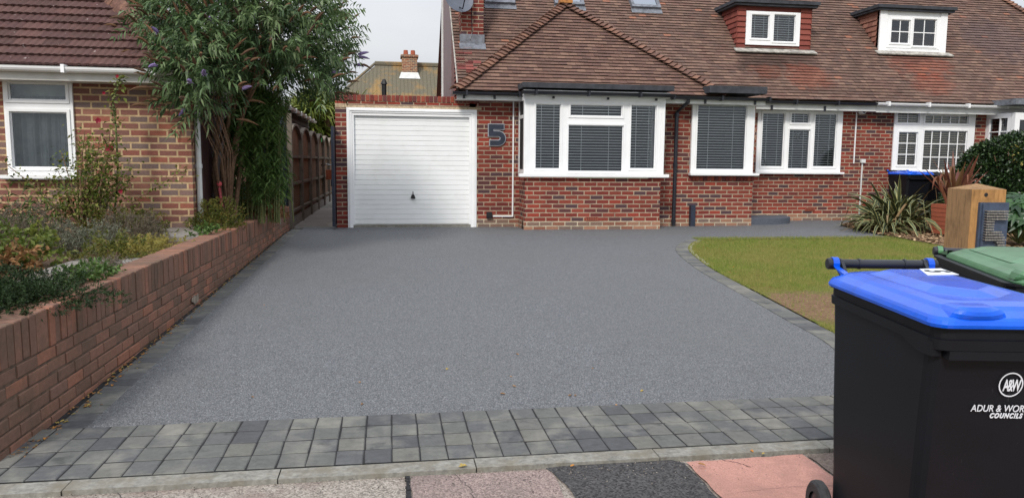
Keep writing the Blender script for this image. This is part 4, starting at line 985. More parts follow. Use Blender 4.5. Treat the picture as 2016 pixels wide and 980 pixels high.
# ================================================================== ADJOINING HOUSE (right)
adj = thing('adjoining_house','adjoining brick half of the pair with white gutter and grid paned windows','house',(13,15.5,.24))
g = MB(); g.panel(RY, XS, 17.6, .24, ZE, [W4o], .25, edge=False); g.face([(17.6,RY,.24),(17.6,22,.24),(17.6,22,ZE),(17.6,RY,ZE)]); g.build('wall', M['brick'], adj)
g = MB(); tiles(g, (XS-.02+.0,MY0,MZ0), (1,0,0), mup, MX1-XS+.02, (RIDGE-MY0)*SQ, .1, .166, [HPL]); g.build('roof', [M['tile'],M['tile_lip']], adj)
g = MB(); rz = MZ0+RIDGE-MY0; hx = 15.91-(RIDGE-17.51)*(15.91-15.58)/(17.93-17.51)
g.face([(XS,RIDGE,rz),(hx,RIDGE,rz),(17.85,22.4,MZ0),(XS,22.4,MZ0)]); g.face([(17.85,15.0,MZ0),(17.85,22.4,MZ0),(hx,RIDGE,rz)]); g.build('rear_roof', M['tile'], adj)
g = MB(); bonnets(g,(17.87,15.0,MZ0+.02),(hx,RIDGE,rz+.02),.105,.12); g.build('hip_tiles', M['hip'], adj)
g = MB(); gutter(g,(10.25,14.96,2.775),(14.05,14.96,2.765),.06); g.build('gutter', M['upvc'], adj)
g = MB(); g.box(XS,17.7,15.05,15.07,2.58,2.76); g.box(XS,17.7,15.07,RY-.001,2.60,2.615); g.build('fascia', M['upvc_old'], adj)
p4 = [rect((1766,222),(1807,248.5),RY), rect((1820,226.7),(1904,245),RY), rect((1768,260),(1801,326),RY), rect((1811,256.7),(1902,336),RY)]
p4[0] = (p4[0][0],p4[0][1],p4[1][2],p4[1][3]+.04); p4[3] = (p4[1][0],p4[1][1],p4[3][2],p4[3][3])
window(adj, RY-.03, W4o, p4, sill=(W4o[0]-.04,W4o[1]+.05,W4o[2]-.05,W4o[2]), grids=[(1,0),(4,0),(1,2),(4,2)], blind='blindbeige')
dormer(adj, 103, 1730, 1862, 20, None, ((1747,32),(1847,98)), [((1754,39),(1788,86.7)),((1798,37.5),(1839,92.7))], False, M['hang_old'], True, [(1,1),(1,1)], None, 'roomgrey')
# its bay window at the far right
a = aY(1985,300,14.55); g = MB(); bxx = a.x+.1; g.panel(14.55,bxx,bxx+2.2,1.2,2.60,[(bxx+.12,bxx+.6,1.28,2.45),(bxx+.75,bxx+2.05,1.28,2.45)],.09)
g.box(bxx,bxx+.06,14.65,14.75,1.2,2.6); g.box(bxx,bxx+.06,RY-.1,RY-.001,1.2,2.6); g.box(bxx,bxx+.06,14.75,RY-.1,1.2,1.28); g.box(bxx,bxx+.06,14.75,RY-.1,2.5,2.6); g.box(bxx,bxx+.04,14.95,14.97,1.28,2.5); 
for z in (1.6,1.9,2.2): g.box(bxx+.01,bxx+.03,14.75,RY-.1,z,z+.02)
bw_ = g.build('bay_window', M['upvc'], adj)
g = MB(); g.box(bxx,bxx+2.2,14.55,RY,.24,1.19); g.build('bay_wall', M['brick'], adj)
g = MB(); g.face([(bxx+.04,RY-.1,1.28),(bxx+.04,14.75,1.28),(bxx+.04,14.75,2.5),(bxx+.04,RY-.1,2.5)]); g.face([(bxx,14.60,1.28),(bxx+2.1,14.60,1.28),(bxx+2.1,14.60,2.45),(bxx,14.60,2.45)]); g.build('pane', M['glass'], bw_)
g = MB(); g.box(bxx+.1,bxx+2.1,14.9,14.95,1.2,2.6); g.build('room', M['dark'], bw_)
g = MB(); g.box(bxx-.15,bxx+2.4,14.40,15.1,2.76,2.88); g.build('bay_roof', M['lead'], adj)
# ================================================================== NEIGHBOUR'S HOUSE (left)
nb = thing('neighbour_house','brick bungalow with plum coloured tiled roof and white gutter left of the drive','house',(-6,12,.6))
NY = 9.7; NX = aY(377,300,NY).x
wo = rect((6,153),(153,345),NY)
g = MB(); g.panel(NY,-9.5,NX,.5,2.45,[wo],.25, edge=False); g.face([(NX,NY,.5),(NX,19.6,.5),(NX,19.6,2.45),(NX,NY,2.45)]); g.build('wall', M['brick_nb'], nb)
pa = [rect((17,163),(133.5,199),NY), rect((21.5,219.5),(142,331),NY)]; pa[1] = (pa[0][0],pa[1][1]-.01,pa[1][2],pa[1][3]); pa[0] = (pa[0][0],pa[1][1],pa[0][2],pa[0][3])
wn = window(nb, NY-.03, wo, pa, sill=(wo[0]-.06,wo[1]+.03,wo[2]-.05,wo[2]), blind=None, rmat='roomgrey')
g = MB(); n = 90; x0_, x1_ = wo[0]+.02, wo[1]-.02
for i in range(n):
    xa, xb = x0_+(x1_-x0_)*i/n, x0_+(x1_-x0_)*(i+1)/n; f_ = lambda x: NY+.14+.022*math.sin(x*42+2*math.sin(x*9))+.012*math.sin(x*91)
    g.face([(xa,f_(xa),wo[2]+.02),(xb,f_(xb),wo[2]+.02),(xb,f_(xb),wo[3]-.19),(xa,f_(xa),wo[3]-.19)], smooth=False)
g.build('net_curtain', M['curtain'], wn)
g = MB(); g.box(x0_,x1_,NY+.20,NY+.21,wo[3]-.33,wo[3]-.03); g.build('roller_blind', plain('pale_blind',(176,184,180),.8,.1,5), wn)
ez = 2.47; EX = -2.27; EY = 9.38; t_ = .85; sq = math.sqrt(1+t_*t_)
g = MB(); gutter(g,(-9.5,EY-.03,ez+.01),(EX-.04,EY-.03,ez-.01),.06); g.build('gutter', M['upvc'], nb)
g = MB(); g.box(-9.5,EX+.02,EY+.03,EY+.05,ez-.15,ez+.03); g.box(-9.5,EX,EY+.05,NY-.001,ez-.15,ez-.135); g.box(NX+.001,EX+.02,EY+.05,19.9,ez-.15,ez+.03); g.build('fascia', M['soffit'], nb)
# wavy concrete tiles
def wavy(mb, org, ux, up, W, H, gauge, wave, planes, amp=.022, lift=.03):
    org = Vector(org); ux = Vector(ux).normalized(); up = Vector(up).normalized(); nn = ux.cross(up).normalized(); rows = int(H/gauge)+1; st_ = wave/4; n = int(W/st_)
    for r_ in range(rows):
        off = (r_ % 2)*wave*.5+random.uniform(-.01,.01); hh_ = [amp*(.6+.6*abs(math.sin((i*st_+off)*math.pi/wave))) for i in range(n+1)]
        tile = [(random.random(),)*3 for _ in range(int(W/.3)+2)]
        for i in range(n):
            rr = tile[int((i*st_+off)/.3)]; xa, xb = i*st_, (i+1)*st_; v0 = r_*gauge+random.uniform(-.003,.003); v1 = (r_+1)*gauge+.01
            A = org+ux*xa+up*v0+nn*(lift+hh_[i]); B = org+ux*xb+up*v0+nn*(lift+hh_[i+1]); C_ = org+ux*xb+up*v1+nn*(hh_[i+1]); D = org+ux*xa+up*v1+nn*(hh_[i])
            if nn.z < 0: raise Exception
            q = clip([A,B,C_,D], planes)
            if q: mb.face(q, rr)
            q = clip([A-nn*.028,B-nn*.028,B,A], planes)
            if q: mb.face(q, (0,0,0))
cE = Vector((EX,EY,ez)); YB = 20.0; hd = Vector((-1,1,t_)); apx = cE+hd*((YB-EY)/2)
def hp2(c, d, inside):
    n = Vector((-d.y,d.x,0)).normalized()
    if (Vector(inside)-c).dot(n) < 0: n = -n
    return (n, c.dot(n))
g = MB(); wavy(g, (-9.6,EY,ez), (1,0,0), (0,1,t_), EX+9.6, (apx.z-ez)*sq/t_, .172, .082, [hp2(cE,hd,(-6,9.6,0))])
wavy(g, (EX,EY,ez), (0,1,0), (-1,0,t_), YB-EY, (apx.z-ez)*sq/t_, .172, .082, [hp2(cE,hd,(-2.5,14,0)), hp2(Vector((EX,YB,ez)),Vector((-1,-1,t_)),(-2.5,14,0))])
g.build('roof', M['nbtile'], nb)
g = MB(); g.face([(-9.6,EY,ez),cE,apx,(-9.6,apx.y,apx.z)]); g.face([cE,(EX,YB,ez),apx]); g.face([(EX,YB,ez),(-9.6,YB,ez),(-9.6,apx.y,apx.z),apx]); g.build('roof_deck', M['nbtile'], nb)
def ridge(mb, a, b, half=.115):
    a = Vector(a); b = Vector(b); d = (b-a).normalized(); s_ = d.cross(Vector((0,0,1))).normalized(); u = s_.cross(d); L_ = (b-a).length; k = 0
    while k < L_:
        p = a+d*k; q = a+d*min(L_,k+.43); h0 = .07+random.uniform(-.004,.004); pr_ = [(-1,-.10),(-.85,-.02),(-.5,.035),(0,.055),(.5,.035),(.85,-.02),(1,-.10)]
        A = [p+s_*half*x+u*(z+h0) for x, z in pr_]; B = [q+s_*half*.97*x+u*(z+h0-.01) for x, z in pr_]
        for j in range(6): mb.face([A[j],A[j+1],B[j+1],B[j]], smooth=True)
        mb.face(A); k += .42
g = MB(); ridge(g, cE, apx); ridge(g,(EX,YB,ez),apx); ridge(g,apx,(-9.6,apx.y,apx.z)); g.build('hip_ridge', M['nbhip'], nb)
q = aX(392,440,NX+.07); g = MB(); g.tube([(NX+.055,9.86,2.35),(NX+.04,9.86,2.2),(NX+.04,9.86,.62)],.034,10)
for z in (1.35,.7,2.15): g.tube([(NX+.04,9.86,z),(NX+.04,9.86,z+.05)],.042,10)
g.build('downpipe', M['upvc_old'], nb)
# dark maroon boarded door in the side wall of the neighbour house
gt = thing('side_door','dark maroon boarded door in the side wall of the neighbour house, behind the downpipe','door',(NX+.03,11.0,.62))
g = MB()
for i in range(12):
    y = 10.04+i*.15; g.box(NX+.004,NX+.03+.003*(i%2),y,y+.146,.66,2.2)
g.build('boards', M['maroon'], gt); g = MB(); g.box(NX+.004,NX+.05,9.97,10.038,.62,2.27); g.box(NX+.004,NX+.05,11.845,11.91,.62,2.27); g.box(NX+.004,NX+.05,10.04,11.84,2.205,2.27); g.build('frame', M['maroon'], gt)
# navy gates of the alley
a = aY(553,430,14.0); b = aY(573,430,14.0)
t = thing('alley_screen','dark navy panel at the left of the side passage','screen',(a.x,14.0,.3)); g = MB(); g.box(a.x-.75,b.x-.035,13.98,14.02,.3,2.22); g.build('panel', M['navy'], t)
g = MB(); g.box(b.x-.03,b.x+.05,13.95,14.03,.24,2.27); g.build('post', M['fencepost'], t)
t = thing('passage_gate','tall dark navy gate standing open against the garage side','gate',(gx0-.03,13.9,.3)); g = MB(); g.box(gx0-.055,gx0-.012,13.72,14.62,.30,2.05); g.build('gate_leaf', M['navy'], t)
g = MB(); g.box(gx0-.075,gx0-.056,13.78,13.84,1.0,1.12); g.build('latch', M['blackpl'], t)
# arched fence panels of the alley
FX = -1.76; yy = 14.12; k = 0; labs = ['nearest arched wooden fence panel in the side passage','second arched fence panel along the side passage','third arched fence panel along the side passage','arched fence panel with a green tag, fourth along the passage','fifth arched fence panel, just short of the bicycle','sixth arched fence panel in the passage, beside the bicycle','farthest arched fence panel of the side passage']
PW = 1.79
while k < 7:
    t = thing('fence_panel', labs[k], 'fence panel', (FX, yy+PW/2, .3), 'arched fence panels along the passage'); g = MB(); fr_ = MB(); nbd = 14
    arch = lambda s_: 1.86+.24*math.sin(math.pi*s_)**.7
    for i in range(nbd):
        s0, s1_ = i/nbd, (i+1)/nbd; y0, y1 = yy+.07+(PW-.14)*s0+.003, yy+.07+(PW-.14)*s1_-.003
        g.face([(FX+.0,y0,.42),(FX+.0,y1,.42),(FX+.0,y1,arch(s1_)),(FX,y0,arch(s0))][::1]); g.face([(FX-.02,y0,.42),(FX-.02,y1,.42),(FX-.02,y1,arch(s1_)),(FX-.02,y0,arch(s0))][::-1])
    g.build('boards', M['fence'], t)
    for z in (.50,1.0,1.5): fr_.box(FX+.003,FX+.045,yy+.06,yy+PW-.06,z,z+.05)
    for i in range(nbd):
        s0, s1_ = i/nbd, (i+1)/nbd; y0, y1 = yy+.07+(PW-.14)*s0, yy+.07+(PW-.14)*s1_
        fr_.prism([(FX-.03,y0,arch(s0)),(FX-.03,y1,arch(s1_)),(FX-.03,y1,arch(s1_)+.04),(FX-.03,y0,arch(s0)+.04)], (.09,0,0))
    fr_.build('frame', M['fencepost'], t)
    g = MB(); g.box(FX-.03,FX+.07,yy-.05,yy+.05,.2,2.0); g.build('post', M['fencepost'], t)
    g = MB(); g.box(FX-.02,FX+.035,yy+.05,yy+PW-.05,.24,.42); g.build('gravel_board', M['concrete'], t)
    if k == 3: g = MB(); g.box(FX+.062,FX+.066,yy+.8,yy+1.1,1.93,2.03); g.build('green_tag', plain('green_tag',(46,160,76),.6,.05), t)
    yy += PW; k += 1
# fence closing the alley far away
g = MB()
for i in range(18): g.box(-1.9+i*.12,-1.9+i*.12+.115,27.5,27.53,.24,1.7)
o = g.build('end_fence', M['fence'], org=(-1,27.5,.24)); tag(o,'plain board fence closing the far end of the passage','fence')
# neighbour's outbuilding behind the fence
ob = thing('neighbour_outbuilding','dark boarded outbuilding with tiled roof and white gutter behind the fence','outbuilding',(-3.2,17.5,.3))
g = MB(); 
for i in range(22): z = .3+i*.1; g.face([(-2.05,21,z),(-2.05,14.35,z),(-2.075,14.35,z+.1),(-2.075,21,z+.1)][::-1])
g.box(-4.6,-2.08,14.35,21,.3,2.46); g.build('wall', plain('dark_boards',(72,60,54),.8,.25,9), ob)
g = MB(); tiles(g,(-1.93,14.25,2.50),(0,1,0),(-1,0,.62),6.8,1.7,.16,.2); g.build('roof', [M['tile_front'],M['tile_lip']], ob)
g = MB(); gutter(g,(-1.90,14.25,2.49),(-1.90,21.0,2.47),.05); g.build('gutter', M['upvc_old'], ob)
# ================================================================== FAR HOUSE
FY = 34; fh = thing('far_house','distant house with lichen covered grey roof and one brick chimney','house',(4,38,.2))
a = aY(742,127,FY+4); b = aY(985,124,FY+4); zr = a.z; e0 = aY(640,300,FY).x
g = MB(); L0 = Vector((a.x-3.6,FY,zr-3.6)); up = Vector((0,4,3.6)).normalized()
g.face([L0,(b.x+3,FY,zr-3.6),(b.x,FY+4,zr),(a.x,FY+4,zr)]); g.face([L0,(a.x,FY+4,zr),(a.x-3.6,FY+8,zr-3.6)]); g.face([(a.x-3.6,FY+8,zr-3.6),(a.x,FY+4,zr),(b.x,FY+4,zr),(b.x+3,FY+8,zr-3.6)])
x = L0.x
d_ = Vector((a.x,FY+4,zr))-L0
for i in range(76):
    x = a.x-3.6+i*.18; s0 = 1.0 if x >= a.x else max(0,(x-L0.x)/3.6)
    g.tube([(x,FY,zr-3.6+.02),(x,FY+4*s0,zr-3.6+3.6*s0+.005)],.012,4,cap=False)
g.tube([(a.x-.1,FY+4,zr+.03),(b.x,FY+4,zr+.03)],.12,6); g.tube([(a.x-.1,FY+4,zr+.03),tuple(L0)],.07,6)
g.build('roof', M['farroof'], fh)
g = MB(); g.box(a.x-3.2,b.x+3,FY+.4,FY+7.6,0,zr-3.5); g.build('wall', M['brick_nb'], fh)
c = aY(806,118,FY+3.6); g = MB(); g.box(c.x-.36,c.x+.36,FY+3.3,FY+4.2,zr-.7,zr+.42); g.box(c.x-.42,c.x+.42,FY+3.24,FY+4.26,zr+.3,zr+.40); chf = g.build('chimney', M['brick_nb'], fh)
g = MB()
for dx in (-.17,.17): g.tube([(c.x+dx,FY+3.7,zr+.42),(c.x+dx,FY+3.7,zr+.66)],[.12,.10],10)
g.build('chimney_pot', M['terra'], chf); g = MB(); g.prism([(c.x-.5,FY+3.15,zr-.72),(c.x+.5,FY+3.15,zr-.72),(c.x+.4,FY+3.28,zr-.42),(c.x-.4,FY+3.28,zr-.42)],(0,.1,.02)); g.build('flashing', M['upvc_old'], chf)
# aerials
def aerial(px, py, Y, lab):
    q = aY(px,py,Y); t = thing('tv_aerial',lab,'aerial',(q.x,Y,q.z-1)); g = MB(); g.tube([(q.x,Y,.0),(q.x,Y,q.z+.1)],.018,5); g.build('mast',M['steel'],t)
    g = MB(); g.tube([(q.x-.35,Y,q.z),(q.x+.35,Y,q.z)],.015,5)
    for i in range(6): x = q.x-.3+i*.12; g.tube([(x,Y,q.z-.12-.02*i),(x,Y,q.z+.12+.02*i)],.008,4)
    g.build('yagi',M['steel'],t)
aerial(672,128,33,'thin television aerial on a mast left of the far roof'); aerial(700,127,37,'slim aerial mast just behind the far roof')
# ================================================================== PLANTS
def nrm(v): return v/np.maximum(1e-9, np.linalg.norm(v, axis=1, keepdims=True))
def leaves(P, D, length, width, droop=.25, fold=.25, rnd=None, up=None):
    """folded, drooping leaves : returns verts, faces, colours. P base points, D directions"""
    P = np.asarray(P, float); D = nrm(np.asarray(D, float)); n = len(P); length = np.broadcast_to(length, n)*(.7+.6*rng.random(n)); width = np.broadcast_to(width, n)*(.75+.5*rng.random(n))
    ref = nrm(rng.normal(size=(n,3))*.6+np.array([0,0,1.])) if up is None else up
    Sd = nrm(np.cross(D, ref)); U = nrm(np.cross(Sd, D))
    m = P+D*(length*.45)[:,None]; tip = P+D*(length)[:,None]-np.array([0,0,1.])*(length*droop)[:,None]
    Lf = m+Sd*(width/2)[:,None]+U*(width*fold)[:,None]; Rt = m-Sd*(width/2)[:,None]+U*(width*fold)[:,None]; m2 = m-np.array([0,0,1.])*(length*droop*.15)[:,None]
    V = np.stack([P,Lf,m2,Rt,tip],1).reshape(-1,3); i = np.arange(n)[:,None]*5
    F = np.concatenate([i+np.array([[0,2,1]]),i+np.array([[0,3,2]]),i+np.array([[1,2,4]]),i+np.array([[2,3,4]])],0)
    C = rng.random((n,3)) if rnd is None else rnd
    return V, F, np.repeat(C,5,axis=0)
def merge(parts):
    V = []; F = []; C = []; o_ = 0
    for v,f,c in parts: V.append(v); F.append(f+o_); C.append(c); o_ += len(v)
    return np.concatenate(V), np.concatenate(F), np.concatenate(C)
def blob_pts(n, c, r, shell=.45, lump=.25, seed=0, low=-1.0):
    """points in a lumpy ellipsoid, denser towards its surface"""
    d = nrm(rng.normal(size=(n*2,3))); d = d[d[:,2] > low][:n]; ph = seed*1.7
    rad = 1+lump*(np.sin(d[:,0]*5+ph)*np.cos(d[:,1]*4+ph*2)+.6*np.sin(d[:,2]*7+ph+d[:,0]*6))
    q = (shell+(1-shell)*rng.random(len(d))**.6)*rad
    return np.array(c)+d*q[:,None]*np.array(r), d
def mound(name, label, cat, c, r, mat, n, ll, lw, group=None, twigmat='stem', droop=.1, shell=.3, lump=.22, seed=0, upb=.5, clump=10, stems=14, fold=.2, gap=0):
    """small shrub: stems from the base, leaves in twig clumps over an uneven mound"""
    base = Vector((c[0],c[1],c[2])); t = thing(name, label, cat, base, group)
    m = max(8, n//clump); P, d = blob_pts(m, (c[0],c[1],c[2]+r[2]*.12), r, shell, lump, seed, -.12); m = len(P)
    tw = nrm(d*np.array([1,1,.6])+np.array([0,0,upb])+rng.normal(size=(m,3))*.35)
    k = rng.random((m,clump)); PP = (P[:,None,:]+tw[:,None,:]*(k[:,:,None]*ll*2.2)).reshape(-1,3); az = rng.normal(size=(m*clump,3)); DD = np.repeat(tw,clump,axis=0)*.7+az*.55
    shade = np.repeat(rng.random(m),clump)*.6+rng.random(m*clump)*.4; CC = np.stack([shade,rng.random(m*clump),rng.random(m*clump)],1)
    PP[:,2] = np.maximum(PP[:,2], c[2]+.003)
    V,F,C_ = leaves(PP,DD,ll,lw,droop,fold,CC); tri_cloud('foliage',V,F,C_,M[mat],t,base)
    g = MB()
    for i in range(stems):
        q = P[random.randrange(m)]; b0 = base+Vector((random.uniform(-.1,.1)*r[0],random.uniform(-.1,.1)*r[1],-.03)); mid = b0.lerp(Vector(q),.5)+Vector((0,0,.1*r[2])); g.tube([b0,mid,Vector(q)],[.007,.005,.002],4,cap=False)
    g.build('stems',M[twigmat],t); return t
# ---- buddleia
BX, BYc = -2.12, 10.6
bt = thing('buddleia','large buddleia with drooping leaves and brown seed spikes behind the low wall','tree',(BX,BYc,.6))
g = MB(); ctr = aY(492,78,10.6); RX,RYY,RZ = 1.22,1.15,1.18; LOB = aY(388,138,9.4)
tips = []
def crown_pt():
    if random.random() < .12:
        d = Vector((random.gauss(0,1),random.gauss(0,1),random.gauss(0,1))).normalized(); q = random.random()**.4
        return LOB+Vector((d.x*.26*q,d.y*.42*q,d.z*.55*q)), (d+Vector((-.3,0,0))).normalized()
    while True:
        d = Vector((random.gauss(0,1),random.gauss(0,1),random.gauss(0,1))).normalized()
        if d.z > -.62: break
    l = 1+.16*math.sin(d.x*5+1)*math.cos(d.y*4)+.10*math.sin(d.z*9+d.x*7)
    if d.x > .3 and d.z < .25: l *= 1.0
    q = random.random()**.42*l
    return ctr+Vector((d.x*RX*q,d.y*RYY*q,d.z*RZ*q)), d
for i in range(9):
    a = random.uniform(0,6.28); e = ctr+Vector((math.cos(a)*RX*.65*random.random(),math.sin(a)*RYY*.6,random.uniform(-.5,.6)))
    b0 = Vector((BX+random.uniform(-.08,.08),BYc+random.uniform(-.1,.1),.55)); m1 = b0+Vector((random.uniform(-.18,.12),random.uniform(-.15,.15),.8)); m2 = m1.lerp(e,.5)+Vector((0,0,.15))
    g.tube([b0,m1,m2,e],[.034,.028,.018,.006],7,cap=False); 
    for k in range(12):
        q,_ = crown_pt(); s0 = m2.lerp(e,random.random()); g.tube([s0,s0.lerp(q,.5)+Vector((0,0,.12)),q],[.009,.006,.003],4,cap=False)
for k in range(10):   # bare leaning stems on the left under the crown
    b0 = Vector((BX+random.uniform(-.05,.1),BYc-.1+random.uniform(-.1,.1),.75)); e = aY(375+random.uniform(0,60),215+random.uniform(-40,20),9.9+random.uniform(-.3,.3))
    g.tube([b0,b0.lerp(e,.5)+Vector((.10,0,.08)),e],[.011,.008,.005],5,cap=False)
g.build('trunk', M['stem'], bt)
PP=[];DD=[];SPK=[]
for i in range(1350):
    p,d = crown_pt(); ax_ = (Vector((d.x,d.y,d.z*.5+.25))+Vector((random.gauss(0,.3),random.gauss(0,.3),random.gauss(0,.25)))).normalized(); L_ = random.uniform(.22,.42)
    sd = ax_.cross(Vector((0,0,1))).normalized(); n_ = 9; sh = random.random()
    for k in range(n_):
        f = k/n_; q = p+ax_*(f*L_)-Vector((0,0,1))*(f*f*L_*.35); tw = random.uniform(0,3.14); s2 = (sd*math.cos(tw)+sd.cross(ax_)*math.sin(tw))
        for sg in (1,-1): PP.append(q); DD.append(s2*sg*.8+ax_*.55-Vector((0,0,.30))); SPK.append(sh)
    tips.append((p+ax_*L_-Vector((0,0,L_*.35)),ax_,d,(p-ctr).length))
PP=np.array([tuple(p) for p in PP]);DD=np.array([tuple(p) for p in DD]); sh=np.array(SPK)*.65+rng.random(len(PP))*.35
crown = leaves(PP,DD,.108,.027,.28,.22,np.stack([sh,rng.random(len(PP)),rng.random(len(PP))],1))
o = tri_cloud('crown',*crown,M['bud'],bt,(BX,BYc,.6))
# hanging young growth on the right and low down
PP=[];DD=[];SPK=[]; g = MB()
for i in range(430):
    f = random.random(); z = .85+1.75*f; x = random.uniform(-2.05,-1.42)+random.gauss(0,.05); 
    if x < -1.85 and z < 1.25: z += .7
    y = 10.9+random.gauss(0,.22); ax_ = Vector((random.gauss(0,.3),random.gauss(0,.3),.8-.4*random.random())).normalized(); L_ = random.uniform(.2,.4); sh = random.random(); p = Vector((x,y,z))
    for k in range(9):
        ff = k/9; q = p+ax_*(ff*L_); s2 = Vector((random.gauss(0,1),random.gauss(0,1),0)).normalized()
        for sg in (1,-1): PP.append(tuple(q)); DD.append(tuple(s2*sg+ax_*.2-Vector((0,0,.55)))); SPK.append(sh)
for i in range(46):
    x = -1.70+random.gauss(0,.18); g.tube([(x,10.9+random.gauss(0,.12),.6),(x+random.gauss(0,.06),10.9+random.gauss(0,.1),1.7),(x+random.gauss(0,.14),10.8,2.5)],[.008,.007,.003],4,cap=False)
g.build('suckers', M['stemg'], bt)
sh=np.array(SPK)*.6+rng.random(len(PP))*.4
tri_cloud('low_growth',*leaves(np.array(PP),np.array(DD),.10,.022,.32,.2,np.stack([sh,sh,sh],1)),M['bud_low'],bt,(BX,BYc,.6))
def spikes(sel, mat, name, rr, L0, L1):
    mb = MB()
    for (p,ax_,d,_) in sel:
        L_ = random.uniform(L0,L1); dr = Vector((ax_.x,ax_.y,ax_.z+.35)).normalized(); cv = random.uniform(.1,.5)
        pts = [p+dr*(L_*f)-Vector((0,0,cv*L_*f*f)) for f in (0,.25,.5,.75,1)]; c_=(random.random(),random.random(),0)
        mb.tube(pts,[rr*.6,rr*1.15,rr,rr*.7,rr*.15],6,c_,cap=False)
        for k in range(26):
            f = random.random()*.95; q = p+dr*(L_*f)-Vector((0,0,cv*L_*f*f)); s_ = Vector((random.gauss(0,1),random.gauss(0,1),random.gauss(0,1))).normalized(); e_ = s_.cross(dr).normalized(); w_ = rr*(1.2-f)
            mb.face([q+s_*w_*.6-e_*.006,q+s_*w_*2.0,q+s_*w_*.6+e_*.006],(random.random(),0,0))
    return mb.build(name, mat, bt)
outer = [t_ for t_ in tips if t_[3] > .72]
random.shuffle(outer)
spikes(outer[:330],M['spike_b'],'seed_spikes',.014,.13,.25); spikes(outer[330:356],M['spike_p'],'flower_spikes',.020,.10,.18)
# ---- flower bed, bed level BZ
def at_bed(px,py,z=BZ): return aZ(px,py,z)
def P3(px,py,z=BZ): p = aZ(px,py,z); return (p.x,p.y,z)
G = 'low plants in the neighbour flower bed'
mound('lavender_bush','dull purple brown lavender mound at the left edge of the bed','shrub',(-3.55,7.7,BZ),(.66,.60,.42),'lav',11000,.035,.006,G,upb=1.1,seed=1,shell=.2,lump=.15,clump=14,stems=40)
mound('lavender_bush','faded lavender mound in the middle of the bed','shrub',(-2.62,8.3,BZ),(.36,.42,.32),'lav',6500,.035,.006,G,upb=1.1,seed=2,shell=.2,lump=.15,clump=14,stems=30)
mound('cotton_lavender','silvery grey mound between the two lavenders','shrub',(-2.85,7.7,BZ),(.36,.36,.25),'lavsil',6500,.028,.008,G,upb=.8,seed=3,shell=.2,clump=12)
mound('golden_groundcover','yellow green trailing plant spilling toward the wall top','plant',(-2.3,7.6,BZ),(.32,.60,.13),'yel',4200,.030,.010,G,upb=.4,seed=4,shell=.1)
mound('dry_heather','small brown heather tuft beside the coping bricks','plant',(-2.16,6.2,BZ),(.16,.35,.11),'lav',2400,.03,.005,G,upb=1,seed=5,shell=.1)
mound('silver_tuft','tiny silver leaved tuft on the stone slab by the wall','plant',(-2.12,5.65,BZ+.05),(.1,.14,.06),'lavsil',700,.03,.010,G,seed=6,shell=.1)
mound('dry_hydrangea','low green shrub with curled orange brown leaves in the bed','shrub',(-2.95,6.35,BZ),(.24,.28,.20),'dryleaf',700,.06,.035,G,upb=.3,seed=7,shell=.1,droop=.3)
mound('green_perennial','fresh green clump behind the curled orange leaves','plant',(-2.90,6.6,BZ),(.24,.26,.30),'rose',1100,.05,.03,G,seed=8,shell=.1)
mound('prostrate_conifer','dark green spreading conifer hanging over the near coping','shrub',(-2.25,4.72,BZ+.04),(.46,.62,.15),'conifer',42000,.022,.007,None,upb=.25,seed=9,shell=.1,lump=.3,clump=12)
mound('day_lily','green strap leaved clump below the window','plant',(-4.1,9.0,BZ),(.42,.3,.24),'bud_low',900,.16,.014,None,upb=.8,seed=10,shell=.1,droop=.5)
mound('ground_ivy','yellowish low leaves along the foot of the brick wall','plant',(-4.3,8.85,BZ),(.8,.3,.12),'bush',1800,.04,.02,None,seed=11,shell=.1)
mound('straw_grass','thin straw coloured grass tuft at the near left of the bed','plant',(-3.0,5.7,BZ),(.3,.35,.12),'dryleaf',900,.09,.003,None,upb=.8,seed=12,shell=.1)
mound('green_perennial','loose green leafy plant at the foot of the tall rose','plant',(-2.95,9.0,BZ),(.50,.34,.34),'shrub',4200,.04,.014,G,seed=13,shell=.1)
mound('spiraea','bushy green shrub with bronze tips at the far end of the wall','shrub',(-2.05,9.7,BZ+.02),(.30,.55,.34),'shrub',6500,.030,.013,None,upb=.7,seed=14,shell=.15,clump=12)
mound('small_geranium','dark little leafy plant tumbling over the coping in front of the bushy green shrub','plant',(-2.0,8.75,BZ+.05),(.13,.2,.10),'bud_low',420,.04,.022,None,seed=15,shell=.1)
mound('dry_hydrangea','hydrangea with curled tan leaves at the passage end of the wall','shrub',(-1.93,11.9,BZ+.03),(.32,.55,.38),'dryleaf',1500,.075,.04,None,upb=.4,seed=16,shell=.15,droop=.4)
mound('leafy_undergrowth','green leafy growth beneath the drooping tree near the passage','shrub',(-2.25,11.6,BZ+.03),(.36,.4,.55),'bud_low',1900,.09,.03,None,upb=.5,seed=17,shell=.15)
for i,(x,y) in enumerate([(-2.6,7.0),(-3.3,6.9),(-2.45,8.9),(-3.6,6.6)]):
    mound('seedling',['small weed on the bare soil near the stone slab','small weed in front of the purple brown lavender','small weed beside the path slab','small weed at the left of the curled orange leaves'][i],'plant',(x,y,BZ),(.13,.13,.07),'bush',160,.04,.015,None,seed=18+i,shell=.1,stems=4)
mound('herb_clump','bright green leafy clump between the stone slabs and the brick coping','plant',(-2.35,6.95,BZ),(.26,.30,.20),'shrub',1500,.035,.014,None,seed=51,shell=.1)
mound('trailing_ivy','small green ivy growth creeping over the coping behind the dark conifer','plant',(-2.02,5.5,BZ+.07),(.16,.34,.09),'bud_low',900,.03,.018,None,seed=52,shell=.1)
